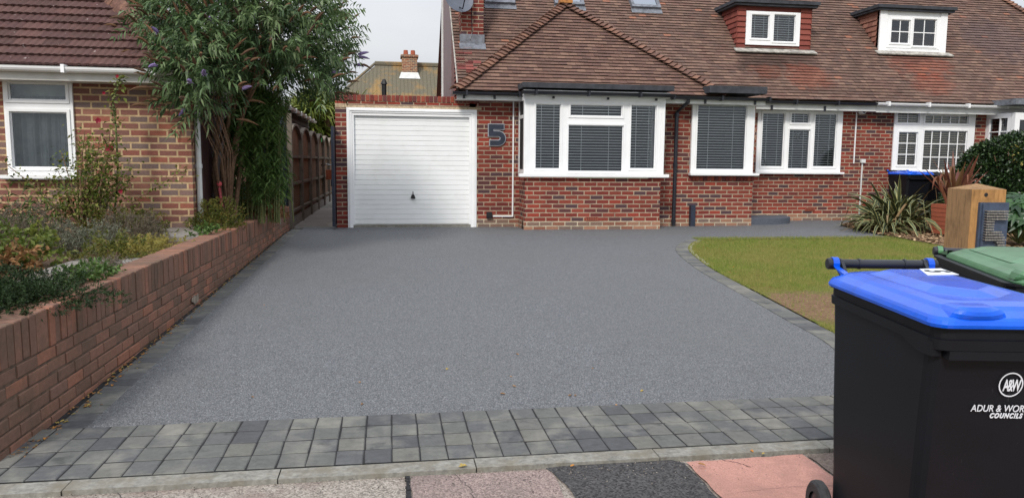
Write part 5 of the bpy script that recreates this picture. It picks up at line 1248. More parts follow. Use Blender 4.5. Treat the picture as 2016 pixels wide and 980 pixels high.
# tall rose
rt = thing('rose_bush','tall open rose bush with light green leaves against the neighbour wall','shrub',(-3.35,9.1,BZ)); g = MB(); PP=[];DD=[]
for i in range(26):
    a = random.gauss(0,.5); H = random.uniform(.5,1.25); e = Vector((-3.35+.13+random.gauss(0,.36)*(1 if H<1 else .4),9.1+random.gauss(0,.16),BZ+H)); b0 = Vector((-3.35+random.uniform(-.05,.05),9.1,BZ-.02)); m = b0.lerp(e,.5)+Vector((random.uniform(-.08,.08),0,.08))
    g.tube([b0,m,e],[.010,.007,.003],5,cap=False)
    for k in range(100):
        f = .3+.72*random.random(); q = (b0.lerp(m,f*2) if f < .5 else m.lerp(e,min(1.02,f*2-1)))+Vector((random.gauss(0,.055),random.gauss(0,.05),random.gauss(0,.05)))
        PP.append(tuple(q)); DD.append((random.gauss(0,1),random.gauss(0,1),random.gauss(.1,.6)))
g.build('stems',M['stem'],rt); tri_cloud('foliage',*leaves(np.array(PP),np.array(DD),.045,.028,.25,.15),M['rose'],rt,(-3.35,9.1,BZ))
def flower(mb, c, r, n=5, face=(0,-1,.2)):
    c = Vector(c); ax = Vector(face).normalized(); e1 = ax.cross(Vector((0,0,1))).normalized(); e2 = e1.cross(ax)
    for k in range(n):
        a = k/n*6.28+random.random()*.3; d = e1*math.cos(a)+e2*math.sin(a); s_ = ax.cross(d)
        mb.face([c,c+d*r*.6+s_*r*.5+ax*.01,c+d*r+ax*.015,c+d*r*.6-s_*r*.5+ax*.01],(random.random(),0,0))
for p in ((212,294),(238,377)):
    g = MB(); q = aY(*p,9.0); flower(g,q,.026); g.build('bloom',M['redfl'],rt)
# hollyhock
ht = thing('hollyhock','single tall hollyhock stem with dark red blooms in front of the brick wall','plant',(-3.05,9.25,BZ)); g = MB(); q0 = Vector((-3.1,9.25,BZ)); pts = [q0]+[aY(*p,9.25) for p in ((232,330),(228,250),(222,200),(232,168),(240,148))]
g.tube(pts,[.014,.012,.011,.010,.007,.004],6,cap=False)
for i in range(34):
    f = random.random()*4.4; k = int(f)+1; q = pts[min(k,4)].lerp(pts[min(k+1,5)],f-int(f))+Vector((random.uniform(-.03,.03),random.uniform(-.03,.01),0)); g.tube([q-Vector((0,0,.012)),q,q+Vector((0,0,.018))],[.006,.018,.005],6,cap=False)
g.build('stem',M['stemg'],ht); PP=np.array([tuple(pts[1+i%4].lerp(pts[2+i%4],random.random())+Vector((random.gauss(0,.05),random.gauss(0,.04),0))) for i in range(60)])
tri_cloud('foliage',*leaves(PP,rng.normal(size=(60,3))*np.array([1,1,.4]),.06,.04,.3,.15),M['rose'],ht,(-3.05,9.25,BZ))
for p,r_ in (((232,151),.022),((205,184),.02),((194,238),.035),((217,292),.042)):
    g = MB(); flower(g,aY(*p,9.18),r_,5,(random.uniform(-.3,.3),-1,.2)); g.build('bloom',M['redfl'],ht)
# bamboo cane, grey fence post and pink ornament
q = aY(452,400,10.6); g = MB(); g.tube([(q.x,10.6,.6),(q.x+.0,10.6,aY(452,290,10.6).z)],.017,7); o = g.build('garden_cane',M['greywood'],org=(q.x,10.6,.6)); tag(o,'pale upright garden cane in front of the big tree','cane')
q = aY(546,400,12.8); g = MB(); g.tube([(q.x,12.8,.3),(q.x,12.8,2.1)],[.05,.05],8); o = g.build('trellis_post',M['greywood'],org=(q.x,12.8,.6)); tag(o,'weathered grey green post under the right side of the tree','post')
q = aY(432,362,10.3); t = thing('garden_ornament','little pink stake ornament with a round head in the flower bed','ornament',(q.x,10.3,.6)); g = MB(); g.lathe(q,[(.001,-.035),(.025,-.025),(.035,0),(.025,.025),(.001,.035)],12); g.build('head',plain('pink_glaze',(226,96,100),.5,.05),t)
g = MB()
for k in range(5): z = q.z-.07-.05*k; g.tube([(q.x+.01*k*.5,10.3,z+.02),(q.x+.01*k*.5,10.3,z-.02)],[.016,.020],7)
g.tube([(q.x,10.3,.58),(q.x,10.3,q.z-.03)],.006,5); g.build('stake',plain('pink_beads',(196,84,90),.5,.25,60),t)
# ---- far greenery over the passage
def fan(mb_parts, c, n, L_, w_, seed, spread=1.0, segs=5, droop=.5, up=.4, mat=None):
    """radiating strap leaves; returns arrays with uv across the strap"""
    V=[];F=[];C=[];UV=[];o_=0
    for i in range(n):
        a = random.uniform(0,6.283); el = up+random.uniform(-.1,1.0)*(1.2-up); d = Vector((math.cos(a)*math.cos(el)*spread,math.sin(a)*math.cos(el)*spread,math.sin(el))).normalized(); l = L_*random.uniform(.65,1.1); s_ = d.cross(Vector((0,0,1))).normalized(); wd = w_*random.uniform(.7,1.2); b0 = Vector(c)+Vector((random.gauss(0,.05)*L_,random.gauss(0,.05)*L_,0)); dr = droop*random.uniform(.4,1.3)
        s_ = (s_*math.cos(.5*random.gauss(0,1))+s_.cross(d)*math.sin(.5*random.gauss(0,1))).normalized(); cc = (random.random(),random.random(),random.random()); kink = random.random() < .25; kf = random.uniform(.55,.8)
        for k in range(segs+1):
            f = k/segs; ff = f*l; q = b0+d*ff-Vector((0,0,1))*(dr*l*f**2.4)
            if kink and f > kf: q = b0+d*(kf*l)-Vector((0,0,1))*(dr*l*kf**2.4)+Vector((d.x*.3,d.y*.3,-.95))*(f-kf)*l
            ww = wd*(.55+.9*f if f < .4 else .91)*(1-f**4*.97)
            for sg,u_ in ((-1,0),(0,.5),(1,1)): V.append(tuple(q+s_*(ww/2*sg)+(s_.cross(d))*(abs(sg)*-ww*.18*-1))); C.append(cc); UV.append((u_,f))
        for k in range(segs):
            for j in range(2): a0 = o_+k*3+j; F.append((a0,a0+1,a0+4,a0+3))
        o_ += (segs+1)*3
    return np.array(V),np.array(F),np.array(C),np.array(UV)
def spiky(name,label,cat,c,n,L_,w_,mat,droop,up,trunk=0,group=None,spread=1.0,heads=1,hs=.0):
    t = thing(name,label,cat,c,group); parts=[]; V=None
    Vs=[];Fs=[];Cs=[];Us=[];o_=0
    for h in range(heads):
        cc = (c[0]+random.uniform(-hs,hs),c[1]+random.uniform(-hs,hs)*.6,c[2]+trunk+random.uniform(-.5,.5)*hs); v,f,cl,uv = fan(None,cc,n,L_,w_,0,spread,5,droop,up); Vs.append(v);Fs.append(f+o_);Cs.append(cl);Us.append(uv);o_+=len(v)
    tri_cloud('leaves',np.concatenate(Vs),np.concatenate(Fs),np.concatenate(Cs),M[mat],t,c,np.concatenate(Us))
    if trunk:
        g = MB(); g.tube([c,(c[0]+.05,c[1],c[2]+trunk*.5),(c[0],c[1],c[2]+trunk)],[.12,.10,.09],8); g.build('trunk',M['stem'],t)
    return t
def pxY(px,Y): return aY(px,317,Y).x
spiky('palm_tree','spiky green palm crown showing above the garage parapet','tree',(pxY(645,29),29,.24),240,1.6,.07,'palm',.45,.1,trunk=3.0,heads=3,hs=.55)
spiky('palm_tree','yellow green spiky palm between the passage and the drooping tree','tree',(pxY(606,29.5),29.5,.24),240,1.5,.07,'palm',.6,.0,trunk=2.3,heads=4,hs=.6)
spiky('palm_tree','farther spiky palm just left of the lichen roof','tree',(pxY(690,30),30,.24),200,1.4,.065,'palm',.4,.1,trunk=2.9,heads=2,hs=.4)
mound('garden_bush','rounded yellow green bush filling the end of the passage','shrub',(pxY(635,30),30,.24),(1.8,1.3,2.6),'bush',9000,.10,.05,None,seed=31,shell=.5,lump=.2,clump=12)
mound('garden_bush','dull green bush beyond the outbuilding roof','shrub',(pxY(585,31),31,.24),(2.0,1.3,3.2),'bush',7000,.12,.06,None,seed=32,shell=.5,lump=.2,clump=12)
mound('garden_bush','dark low bush half hidden behind the garage roof','shrub',(pxY(745,30),30,.24),(2.0,1.2,2.6),'bud_low',7000,.12,.06,None,seed=33,shell=.5,lump=.25,clump=12)
# ---- plants at the right of the house
q = aY(1768,440,12.9)
spiky('phormium','big variegated flax with arching cream edged straps','plant',(q.x,12.9,.27),240,1.45,.078,'phor',.5,.42,heads=1)
spiky('phormium_offset','smaller drooping flax clump in front of the big variegated one','plant',(aY(1745,440,12.5).x,12.55,.27),70,.95,.06,'phor',.75,.4)
mound('green_perennial','low feathery green plant left of the big variegated flax','plant',(aY(1718,450,12.9).x,12.95,.27),(.25,.25,.16),'bud_low',800,.07,.008,None,seed=41,shell=.1)
pz = aY(1872,420,12.0); pot = thing('planter','square terracotta planter with ribbed sides beside the timber post','planter',(pz.x,12.0,.27)); g = MB(); 
for k in range(7): z0 = .27+k*.075; g.box(pz.x-.20-k*.004,pz.x+.20+k*.004,11.8-k*.004,12.2+k*.004,z0,z0+.068,(random.random(),.5,.5))
g.build('pot',M['terra'],pot); g = MB(); g.box(pz.x-.19,pz.x+.19,11.81,12.19,.30,.76); g.build('compost',M['soil'],pot)
spiky('bronze_cordyline','bronze red spiky cordyline growing in the terracotta planter','plant',(pz.x+.02,12.0,.78),40,.98,.075,'redcord',.05,.85)
# hedge
hc = (aY(1985,330,12.6).x,12.9,.25); ht_ = thing('hedge','dense dark green clipped hedge at the right by the adjoining house','hedge',hc)
PP,dd = blob_pts(30000,(hc[0]+.35,12.9,.45),(1.12,1.1,1.62),.86,.05,3,-.25)
tri_cloud('foliage',*leaves(PP,nrm(dd+rng.normal(size=dd.shape)*.8),.075,.04,.15,.2),M['hedge'],ht_,hc)
g = MB(); 
for i in range(30): a=random.uniform(0,6.28); g.tube([(hc[0]+.35,12.9,.25),(hc[0]+.35+math.cos(a)*.5,12.9+math.sin(a)*.5,1.2),(hc[0]+.35+math.cos(a)*.85,12.9+math.sin(a)*.8,1.3+random.random()*.5)],[.03,.02,.006],5,cap=False)
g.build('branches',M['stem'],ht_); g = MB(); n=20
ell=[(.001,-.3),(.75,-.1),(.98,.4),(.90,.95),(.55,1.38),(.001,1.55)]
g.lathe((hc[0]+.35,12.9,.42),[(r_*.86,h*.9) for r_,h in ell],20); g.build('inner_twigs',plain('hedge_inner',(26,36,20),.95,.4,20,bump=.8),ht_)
PP,dd = blob_pts(60,(hc[0]+.05,12.2,1.7),(.35,.3,.25),.6,.1,5); o=tri_cloud('yellow_leaves',*leaves(PP,dd,.06,.035,.2,.2),M['yel'],ht_,hc)
# fatsia
def palmate(P,D,r,mat,t,base,nm='foliage'):
    PP=[];DD=[];U=[]
    for p,d in zip(P,D):
        ax_=Vector(d).normalized(); e1=ax_.cross(Vector((0,0,1))).normalized(); e2=e1.cross(ax_); 
        for k in range(8): a=(k/7-.5)*4.6; PP.append(p); DD.append(tuple(e2*math.cos(a)*-1+e1*math.sin(a))); U.append(tuple(ax_))
    tri_cloud(nm,*leaves(np.array(PP),np.array(DD),r,r*.34,.15,.12,None,np.array(U)),M[mat],t,base)
fc=(aY(2010,430,10.6).x,10.6,.25); ft=thing('fatsia','glossy green hand leaved fatsia right of the timber post','shrub',fc); P,D=blob_pts(90,(fc[0],fc[1],.55),(.50,.45,.55),.5,.1,2,-.1); palmate(P,D+np.array([0,-.4,.5]),.20,'fatsia',ft,fc)
g=MB()
for p in P[::3]: g.tube([(fc[0],fc[1],.25),tuple(p)],[.012,.004],4,cap=False)
g.build('stems',M['stemg'],ft)
# ================================================================== POST WITH NAIL NUMBER
pc = Vector((3.945,4.62,.0)); hw=.122; ang=R(-2); 
pt = thing('timber_post','square oak gate post with weathered sides and a pointed top','post',(pc.x,pc.y,.0))
a0 = R(-4); u = Vector((math.cos(a0),math.sin(a0),0)); v = Vector((-math.sin(a0),math.cos(a0),0)); zt = aY(1926,374,4.42).z; zp = aY(1930,361,4.62).z
ctr_ = pc+Vector((0,.0,0)); cn=[ctr_+u*hw*i+v*hw*j for i,j in ((-1,-1),(1,-1),(1,1),(-1,1))]
g=MB()
for i in range(4):
    a,b=cn[i],cn[(i+1)%4]; g.face([a,b,b+Vector((0,0,zt)),a+Vector((0,0,zt))],mi=(1 if i==0 else 0))
    g.face([a+Vector((0,0,zt)),b+Vector((0,0,zt)),ctr_+Vector((0,0,zp))],mi=0)
g.build('post',[M['post'],M['postnew']],pt)
fn=-v   # right hand visible face normal
fc0=ctr_-v*hw
g=MB(); q=fc0+u*(-.02)+Vector((0,0,zt-.035)); g.lathe(q-v*.001,[(.0,.0),(.014,.0),(.012,-.001)],10,(u,Vector((0,0,1)),v)); g.build('knot',M['black'],pt)
pn=thing('number_plate','blue grey plate with numeral 5 made of rows of steel screws, on the oak post','number sign',tuple(fc0+Vector((0,0,1.0))))
zc1=zt-.085; zc0=zc1-.42; g=MB(); xc=.032; g.obox(fc0+u*xc-v*.0105+Vector((0,0,(zc0+zc1)/2)),u,v,(0,0,1),.102,.010,(zc1-zc0)/2); 
g.obox(fc0+u*xc-v*.0265+Vector((0,0,(zc0+zc1)/2-.003)),u,v,(0,0,1),.088,.0055,(zc1-zc0)/2-.006); g.build('plate',M['slatepl'],pn)
rowsS=[(0,0,1),(1,0,1),(2,0,1),(3,0,1),(4,0,.42),(5,0,.42),(6,0,.42),(7,0,.42),(8,0,.78),(9,0,.86),(10,0,.92),(11,.0,1),(12,.55,1),(13,.6,1),(14,.6,1),(15,.6,1),(16,.55,1),(17,0,.98),(18,0,.92),(19,0,.85)]
g=MB(); x00=-.070; wS=.15
for r_,f0,f1 in rowsS:
    z=zc1-.055-r_*.0172; nst=max(2,int((f1-f0)*wS/.0115)); 
    for k in range(nst):
        x=x00+wS*f0+k*.0115+xc-.005; b_=fc0+u*x-v*.032+Vector((0,0,z)); g.tube([b_,b_-v*.028],[.0042,.0030],5); g.tube([b_-v*.028,b_-v*.031],[.0058,.0058],6)
g.build('screws',M['screw'],pn)
# ================================================================== BINS
def loft(mb, rings, rnd=None, capb=False, capt=False, smooth=False):
    for i in range(len(rings)-1):
        n=len(rings[i])
        for k in range(n): mb.face([rings[i][k],rings[i][(k+1)%n],rings[i+1][(k+1)%n],rings[i+1][k]],rnd,smooth=smooth)
    if capb: mb.face(rings[0][::-1],rnd)
    if capt: mb.face(rings[-1],rnd)
def rrect(x0,x1,y0,y1,z,r,n=4,zf=None):
    o_=[]
    for cx,cy,a0_ in ((x1-r,y0+r,-90),(x1-r,y1-r,0),(x0+r,y1-r,90),(x0+r,y0+r,180)):
        for i in range(n+1): a=R(a0_+90*i/n); x=cx+r*math.cos(a); y=cy+r*math.sin(a); o_.append(Vector((x,y,z if zf is None else zf(x,y))))
    return o_
class XB(MB):
    """mesh builder in a rotated local frame"""
    def __init__(s, o, yawr): super().__init__(); s.o=Vector(o); s.ca=math.cos(yawr); s.sa=math.sin(yawr)
    def face(s, pts, *a, **k): super().face([Vector((s.o.x+p[0]*s.ca-p[1]*s.sa, s.o.y+p[0]*s.sa+p[1]*s.ca, s.o.z+p[2])) for p in pts],*a,**k)
def wheelie(name,label,o,yawd,W,D,H,lidmat,hzo=.066,li=0,lx_=0):
    """local frame: x right, -y front, origin on the ground under the rim centre"""
    yw=R(yawd); o=Vector(o); t=thing(name,label,'wheelie bin',o)
    X=lambda: XB(o,yw); hx=W/2; fy=-D/2; ry=D/2
    b=X(); rg=[]
    for f,z in ((0,.05),(.08,.10),(.25,.28),(.5,.5),(.8,.8),(1,H-.07)):
        bw=hx*(.86+.11*f)-.004; bf=fy+.035+.11*(1-f); br=ry-.012-(.03 if z<.3 else .03*max(0,(1-f))); rg.append(rrect(-bw,bw,bf,br,z,.045,4))
    loft(b,rg,capb=True,smooth=False)
    # rim band, two steps, skirt deeper near the front corners
    rg=[rrect(-hx+.012,hx-.012,fy+.012,ry-.0,H-.075,.05),rrect(-hx+.002,hx-.002,fy+.002,ry,H-.073,.05),rrect(-hx+.0,hx,fy,ry,H-.042,.05),rrect(-hx+.007,hx-.007,fy+.007,ry,H-.040,.05),rrect(-hx+.007,hx-.007,fy+.007,ry,H-.012,.05),rrect(-hx-.004,hx+.004,fy-.004,ry+.004,H-.010,.05),rrect(-hx-.004,hx+.004,fy-.004,ry+.004,H,.05),rrect(-hx+.03,hx-.03,fy+.03,ry-.03,H,.04)]
    loft(b,rg); b.face(rrect(-hx+.03,hx-.03,fy+.03,ry-.03,H-.002,.04))
    for sg in (-1,1):   # skirt web at the front corners
        P=[(sg*(hx-.001),fy+.03,H-.05),(sg*(hx-.001),fy+.03,H-.095),(sg*(hx-.001),fy+.10,H-.098),(sg*(hx-.001),fy+.17,H-.082),(sg*(hx-.001),fy+.27,H-.055),(sg*(hx-.001),fy+.27,H-.05)]
        b.prism(P if sg<0 else P[::-1],(-sg*.03,0,0))
        for yy_ in (.02,.17,-.13): b.box(sg*(hx-.035)-.012,sg*(hx-.035)+.012,yy_-.008,yy_+.008,H-.20,H-.074)
    b.box(-hx+.04,hx-.04,fy+.001,fy+.04,H-.10,H-.074)
    b.build('body',M['binblack'],t)
    # foot ribs at the rear corners
    b=X(); 
    b.tube([(-hx+.02,ry-.03,.10),(hx-.02,ry-.03,.10)],.012,8); b.build('axle',M['blackpl'],t)
    for sg in (-1,1):
        w_=X(); cx=sg*(hx*.99); w_.lathe((cx-.022,ry-.03,.10),[(.055,.0),(.088,.0),(.098,.008),(.100,.022),(.098,.036),(.088,.044),(.055,.044)],28,'x')
        wo_=w_.build('wheel',M['tyre'],t); w_=X(); w_.lathe((cx-.018,ry-.03,.10),[(.0,.006),(.03,.0),(.057,.004),(.057,.036),(.03,.036),(.0,.032)],16,'x'); w_.build('hub',M['blackpl'],wo_)
    # handle bar behind
    hz=H+hzo; hy=ry+.075; b=X(); b.tube([(-hx+.06,hy,hz),(hx-.06,hy,hz)],.0185,16)
    for x in (-.09,.09,-hx+.075,hx-.075): b.tube([(x-.004,hy,hz),(x+.004,hy,hz)],.0215,16)
    for sg in (-1,1):
        b.prism([(sg*(hx-.07),ry-.03,H-.04),(sg*(hx-.07),hy+.016,hz-.03),(sg*(hx-.07),hy+.018,hz+.012),(sg*(hx-.07),hy-.018,hz+.012),(sg*(hx-.07),ry-.03,H+.00)],(-sg*.012,0,0))
        b.lathe((sg*(hx-.045)-.022,hy,hz),[(.0,0),(.020,0),(.023,.004),(.023,.040),(.020,.044),(.0,.044)],18,'x')
    b.build('handle',M['blackpl'],t)
    # lid
    l=X(); e=.012; dome=lambda x,y: 0
    def ring(ix,iy0,iy1,z,r=.05): return rrect(-hx-e+ix+lx_,hx+e-ix,fy-e+iy0,ry+.0-iy1-li,H+z,r,5)
    rg=[ring(.0,.0,0,-.004),ring(-.002,-.002,-.002,.006),ring(.004,.004,.004,.018),ring(.010,.012,.006,.026),ring(.045,.05,.022,.040),ring(.060,.07,.040,.050),ring(.095,.125,.060,.056)]
    # raised centre panel with bevelled edges, narrower at the front
    loft(l,rg,smooth=False)
    def taper(z,k,r=.06):
        pts=rrect(-hx+.083+k,hx-.083-k,fy+.113+k,ry-.07-k*.5,H+z,r,5); return pts
    l.face(ring(.095,.125,.060,.056)); 
    def inner(k,z,cut): # octagonal raised panel
        x=hx-.10-k; yf=fy+.17+k; yr=ry-.085-k*.5-li; return [Vector(p) for p in [(-x+cut,yf,H+z),(x-cut,yf,H+z),(x,yf+cut,H+z),(x,yr-cut*.4,H+z),(x-cut*.4,yr,H+z),(-x+cut*.4,yr,H+z),(-x,yr-cut*.4,H+z),(-x,yf+cut,H+z)]]
    loft(l,[inner(0,.055,.10),inner(.045,.070,.09),inner(.055,.072,.085)]); l.face(inner(.055,.072,.085))
    # front grips at the corners
    for sg in (-1,1):
        cx=sg*(hx-.115); rg=[]
        for (hw_,yy0,yy1,z) in ((.088,fy-.004,fy+.072,.016),(.083,fy-.010,fy+.074,.026),(.074,fy-.013,fy+.078,.040),(.062,fy-.010,fy+.080,.051),(.050,fy+.004,fy+.078,.056),(.035,fy+.022,fy+.070,.057)):
            P=[]
            for i in range(17): f=i/16; c_=abs(2*f-1); P.append(Vector((cx-hw_+2*hw_*f,yy0+.016*c_**3,H+z-(.007*(1-c_**2) if .03<z<.055 else 0))))
            for i in range(17): f=1-i/16; P.append(Vector((cx-hw_+2*hw_*f,yy1,H+z)))
            rg.append(P)
        loft(l,rg,capt=True,smooth=False)
    lo_=l.build('lid',M[lidmat],t)
    # hinge brackets
    for sg in (-1,1):
        b=X(); x=sg*(hx-.052); P=[(x,ry-.10,H+.035)]
        for i in range(9): a=R(200-30*i); P.append((x,hy+math.cos(a)*.027,hz+math.sin(a)*.027))
        P2=[(x,ry-.10,H+.010)]+[(x,hy+math.cos(R(200-30*i))*.018,hz+math.sin(R(200-30*i))*.018) for i in range(9)]
        for i in range(len(P)-1):
            q=[P[i],P[i+1],P2[i+1],P2[i]]
            for dx in (-.012,.012): b.face([(p[0]+dx,p[1],p[2]) for p in q])
            b.face([(P[i][0]-.012,P[i][1],P[i][2]),(P[i+1][0]-.012,P[i+1][1],P[i+1][2]),(P[i+1][0]+.012,P[i+1][1],P[i+1][2]),(P[i][0]+.012,P[i][1],P[i][2])])
        b.build('lid_hinge',M[lidmat],lo_)
    return t,lo_,X
BD=.80; BW=.48
# rear-left rim (1.73,2.74), front-left (1.57,1.95)
yb=-10.0; cyb,syb=math.cos(R(yb)),math.sin(R(yb))
FLc=Vector((1.562,1.935,0)); off=Vector((-BW/2,-BD/2,0)); ob_=FLc-Vector((off.x*cyb-off.y*syb,off.x*syb+off.y*cyb,0))
blue,blid,XBl=wheelie('wheelie_bin','black wheelie bin with bright blue lid and white council lettering on the pavement',(ob_.x,ob_.y,.0),yb,BW,BD,1.0,'binblue')
def text_mesh(txt,size,shear=0,off=0,sp=1.0,extr=.0008):
    cu=bpy.data.curves.new('lettering','FONT'); cu.body=txt; cu.size=size; cu.align_x='CENTER'; cu.shear=shear; cu.offset=off; cu.extrude=extr; cu.space_character=sp
    ob=bpy.data.objects.new('lettering',cu); COL.objects.link(ob); dg=bpy.context.evaluated_depsgraph_get(); me=bpy.data.meshes.new_from_object(ob.evaluated_get(dg)); COL.objects.unlink(ob); bpy.data.objects.remove(ob); return me
def put_text(name,me,mat,parent,loc,xdir,ydir,sx=1.0):
    """loc, xdir (text right), ydir (text up) in world"""
    xdir=Vector(xdir).normalized(); ydir=Vector(ydir).normalized(); z=xdir.cross(ydir); m=Matrix((xdir*sx,ydir,z)).transposed().to_4x4(); m.translation=Vector(loc)-ORG[parent.name]; me.transform(m)
    me.materials.clear(); me.materials.append(mat); o_=bpy.data.objects.new(name,me); COL.objects.link(o_); o_.parent=parent; ORG[o_.name]=ORG[parent.name]; return o_
def bl(x,y,z): return Vector((ob_.x+x*cyb-y*syb,ob_.y+x*syb+y*cyb,z))
xd=bl(1,0,0)-bl(0,0,0); 
# the front of the body leans a little: find it with the picture ray
def frontpt(px,py):
    d=ray(px,py); n=Vector((math.sin(R(yb))*1,-math.cos(R(yb)),0)); 
    # front plane: passes (y=fy+.035) at z=.93 and (fy+.145) at z=.05
    p0=bl(0,-BD/2+.035,.93); p1=bl(0,-BD/2+.035+.11,.05); t1=(p1-p0).normalized(); nn=xd.cross(t1).normalized(); s=(p0-Vector((0,0,CAMZ))).dot(nn)/d.dot(nn); return Vector((0,0,CAMZ))+d*s, nn, -t1
p,nn,upv=frontpt(1989,756); 
if nn.dot(Vector((0,-1,0)))<0: nn=-nn
lg=frontpt(1989,756)[0]; rad=(frontpt(2013,756)[0]-lg).length; off_=nn*.0035
m_=MB(); e1=xd.normalized(); 
rg=[[lg+off_+(e1*math.cos(a)*r_+upv*math.sin(a)*r_*1.08) for a in [k/36*2*math.pi for k in range(36)]] for r_ in (rad*1.0,rad*.90)]
for k in range(36): m_.face([rg[0][k],rg[0][(k+1)%36],rg[1][(k+1)%36],rg[1][k]])
m_.build('logo_ring',M['white'],blue)
def capH(px,y0,y1): return (frontpt(px,y0)[0]-frontpt(px,y1)[0]).length
me=text_mesh('A&W',.052,.0,.0008,.72); xs=[v_.co.x for v_ in me.vertices]; mid_=(max(xs)+min(xs))/2
for v_ in me.vertices: v_.co.x-=mid_
put_text('logo_letters',me,M['white'],blue,frontpt(1989,768)[0]+off_,e1,upv,rad*1.45/(max(xs)-min(xs)))
h1=capH(1960,795,808); me=text_mesh('ADUR & WORTHING',h1/.70,.12,.0,1.0); wd_=(frontpt(2016,800)[0]-frontpt(1909,808)[0]).length; xs=[v_.co.x for v_ in me.vertices]; full=max(xs)-min(xs); 
want=wd_/ (10.2/15); put_text('council_name',me,M['white'],blue,frontpt(1909,808)[0]+e1*want/2+off_,e1,upv,want/full)
h2=capH(1960,811,820); me=text_mesh('COUNCILS',h2/.70,.3,.0009,1.25); xs=[v_.co.x for v_ in me.vertices]; full=max(xs)-min(xs); want=(frontpt(2010,818)[0]-frontpt(1945,820)[0]).length; put_text('council_word',me,M['white'],blue,frontpt(1945,820.5)[0]+e1*want/2+off_,e1,upv,want/full)
# sticker on the blue lid
def lidpt(px,py): return aZ(px,py,1.0+.074)
a,b,c,d=[lidpt(*q) for q in ((1810,529),(1852,528),(1888,540),(1826,541))]; g=MB(); zt_=Vector((0,0,.0015)); g.face([d,c,b,a][::1]); 
for i,(s_,e_) in enumerate(((a,b),(b,c),(c,d),(d,a))): g.face([s_,e_,e_-zt_,s_-zt_])
g.build('sticker',M['white'],blid); cc=(a+b+c+d)/4+Vector((0,0,.0015)); me=text_mesh('5',.11,0,.003,1,.0004); yy_=[v_.co.y for v_ in me.vertices]
xd2=(c-b).normalized(); yd2=Vector((-xd2.y,xd2.x,0)); put_text('sticker_numeral',me,M['black'],blid,cc-yd2*.035,xd2,yd2,1.0)
# green bin
yg=-23.0; cyg,syg=math.cos(R(yg)),math.sin(R(yg)); GD=1.0; GW=.62; RLc=aZ(1836,501,1.0); off=Vector((-GW/2,GD/2,0)); og=Vector((RLc.x,RLc.y,0))-Vector((off.x*cyg-off.y*syg,off.x*syg+off.y*cyg,0))
wheelie('wheelie_bin','black wheelie bin with pale green lid behind the blue lidded one',(og.x,og.y,.0),yg,GW,GD,1.0,'bingreen',.012,.09,.04)
# two bins standing against the adjoining wall
q=aY(1790,329,14.6); wheelie('wheelie_bin','distant dark bin with bright blue lid under the grid window',(q.x,14.55,.255),0,.58,.7,1.02,'binblue')
q=aY(1838,333,14.6); 
t_,_,_=wheelie('wheelie_bin','distant black bin with black lid, right of the small blue lidded one',(q.x+.14,14.5,.255),4,.58,.7,.99,'binblack')
# ================================================================== BICYCLE
bk=Vector((pxY(655,20.5),20.6,.247)); bt_=thing('bicycle','bicycle with a wide silver handlebar and orange bag parked in the passage','bicycle',tuple(bk)); g=MB()
def wh(mb,c,r,tr):
    n=24
    for i in range(n):
        a,b=i/n*6.283,(i+1)/n*6.283; mb.tube([(c.x,c.y+math.cos(a)*r,c.z+math.sin(a)*r),(c.x,c.y+math.cos(b)*r,c.z+math.sin(b)*r)],tr,5,cap=False)
for dy in (0,1.05):
    g=MB(); c=bk+Vector((0,dy,.34)); wh(g,c,.325,.022); w0_=g.build('wheel',M['tyre'],bt_); g=MB(); wh(g,c,.30,.010)
    for k in range(14): a=k/14*6.283; g.tube([c,(c.x,c.y+math.cos(a)*.3,c.z+math.sin(a)*.3)],.003,3,cap=False)
    g.build('rim',M['steel'],w0_)
g=MB(); F0=bk+Vector((0,0,.34)); Hd=bk+Vector((0,.18,.86)); BBk=bk+Vector((0,.6,.30)); St=bk+Vector((0,.76,.80)); Re=bk+Vector((0,1.05,.34))
for a,b in ((F0,Hd),(Hd,BBk),(Hd,St),(BBk,St),(BBk,Re),(St,Re)): g.tube([a,b],.017,6)
g.build('frame',M['blackpl'],bt_); g=MB(); g.tube([Hd,Hd+Vector((0,.03,.22)),],.014,6); Hc=Hd+Vector((0,.03,.22)); g.tube([Hc+Vector((-.33,.12,.0)),Hc+Vector((-.2,.02,.03)),Hc,Hc+Vector((.2,.02,.03)),Hc+Vector((.33,.12,.0))],.013,7); g.build('handlebar',M['steel'],bt_)
g=MB(); g.tube([Hc+Vector((-.37,.16,-.005)),Hc+Vector((-.29,.09,.01))],.02,7); g.tube([Hc+Vector((.37,.16,-.005)),Hc+Vector((.29,.09,.01))],.02,7); g.build('grip',M['black'],bt_)
g=MB(); g.obox(St+Vector((0,.02,.10)),(1,0,0),(0,1,0),(0,0,1),.07,.13,.03); g.tube([St,St+Vector((0,.02,.08))],.014,6); g.build('saddle',M['black'],bt_)
g=MB(); g.obox(bk+Vector((-.13,.55,.83)),(1,0,0),(0,1,0),(0,0,1),.09,.16,.13); g.build('bag',plain('orange_bag',(156,84,56),.8,.15,9),bt_)
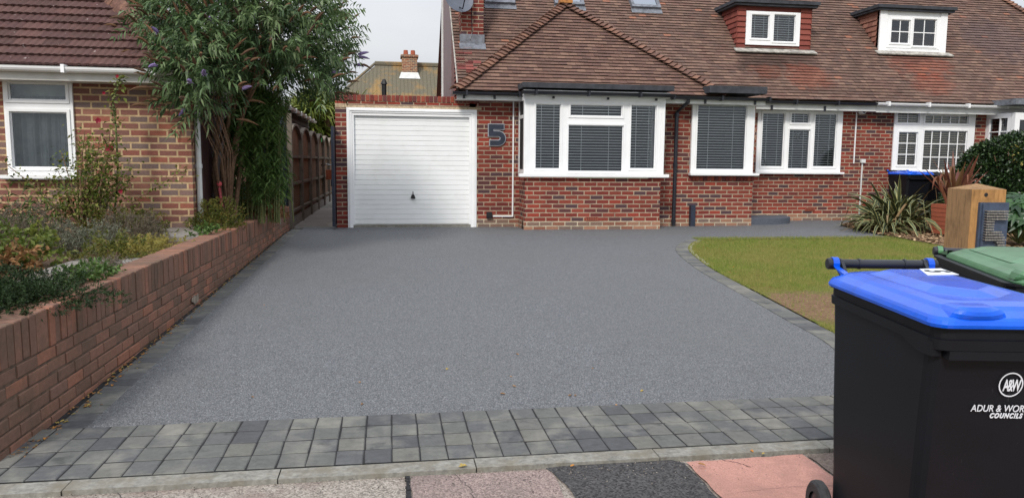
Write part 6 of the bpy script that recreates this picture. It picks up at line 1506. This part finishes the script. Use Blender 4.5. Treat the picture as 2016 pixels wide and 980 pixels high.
# ================================================================== FALLEN LEAVES
def leaf_flat(mb,c,s,a,r,z):
    e=Vector((math.cos(a),math.sin(a),0)); f=Vector((-math.sin(a),math.cos(a),0)); P=[c-e*s,c-e*s*.3+f*s*.5,c+e*s*.5+f*s*.42,c+e*s,c+e*s*.5-f*s*.42,c-e*s*.3-f*s*.5]; zz=[.0,.008,.012,.002,.010,.006]
    P=[Vector((p.x,p.y,z+h*s/.03)) for p,h in zip(P,zz)]; m=Vector((c.x,c.y,z+.001))
    for i in range(6): mb.face([m,P[i],P[(i+1)%6]],r)
DR=[(880,726),(1167,725),(1006,741),(1012,760),(990,775),(1122,778),(1133,778),(1264,769),(497,781),(713,795),(1019,697),(1156,800),(1213,797),(708,752),(520,600),(705,455)]
for (x,y) in DR:
    z=.03; 
    for _ in range(8): q=aZ(x,y,z); z=gz(q.y)+.014
    g=MB(); leaf_flat(g,q,random.uniform(.010,.020),random.uniform(0,3.1),(random.random(),0,0),z); o=g.build('fallen_leaf',M['fl_leaf'],org=(q.x,q.y,z)); tag(o,'small dry curled leaf lying on the grey resin drive','leaf','dry leaves scattered on the drive')
for (x,y) in [(908,915),(911,918),(1127,917),(1480,888),(1503,893),(1382,915)]:
    q=aZ(x,y,.014); g=MB(); leaf_flat(g,q,random.uniform(.012,.022),random.uniform(0,3.1),(random.random(),0,0),.016); o=g.build('fallen_leaf',M['fl_leaf'],org=(q.x,q.y,.016)); tag(o,'dry leaf fallen on the pavement beside the kerb strip','leaf','dry leaves on the pavement edge')
g=MB()   # grit on the footway
for i in range(900):
    x=random.uniform(-2.2,2.3); y=3.46-abs(random.gauss(0,.16)); 
    if y<2.6: continue
    r_=random.uniform(.0012,.0042); c=Vector((x,y,-.001)); A=[c+Vector((math.cos(a)*r_*random.uniform(.7,1.2),math.sin(a)*r_*random.uniform(.7,1.2),0)) for a in (0,1.25,2.5,3.8,5.0)]; T=c+Vector((0,0,r_*1.1)); rr=(random.random(),0,0)
    for k in range(5): g.face([A[k],A[(k+1)%5],T],rr)
o=g.build('grit',rm('grit_stone',[(120,112,104),(84,80,76),(150,142,132),(60,56,54)],bumpsc=90)); tag(o,'loose grit and small stones along the pavement side of the kerb',kind='stuff')
g=MB()   # litter along the wall foot
for i in range(420):
    y=3.9+9.5*random.random()**1.5; x=wallx(y)+.012+abs(random.gauss(0,.045)); leaf_flat(g,Vector((x,y,0)),random.uniform(.004,.017),random.uniform(0,3.1),(random.random(),0,0),gz(y)+.015)
for i in range(160):
    y=5.5+6.2*random.random(); x=np.interp(y,ly,lx)+.05+random.random()*3.5; leaf_flat(g,Vector((x,y,0)),random.uniform(.008,.02),random.uniform(0,3.1),(random.random(),0,0),gz(y)+.045)
o=g.build('leaf_litter',M['fl_leaf']); tag(o,'crumbs of dry leaf litter along the wall foot and over the lawn',kind='stuff')
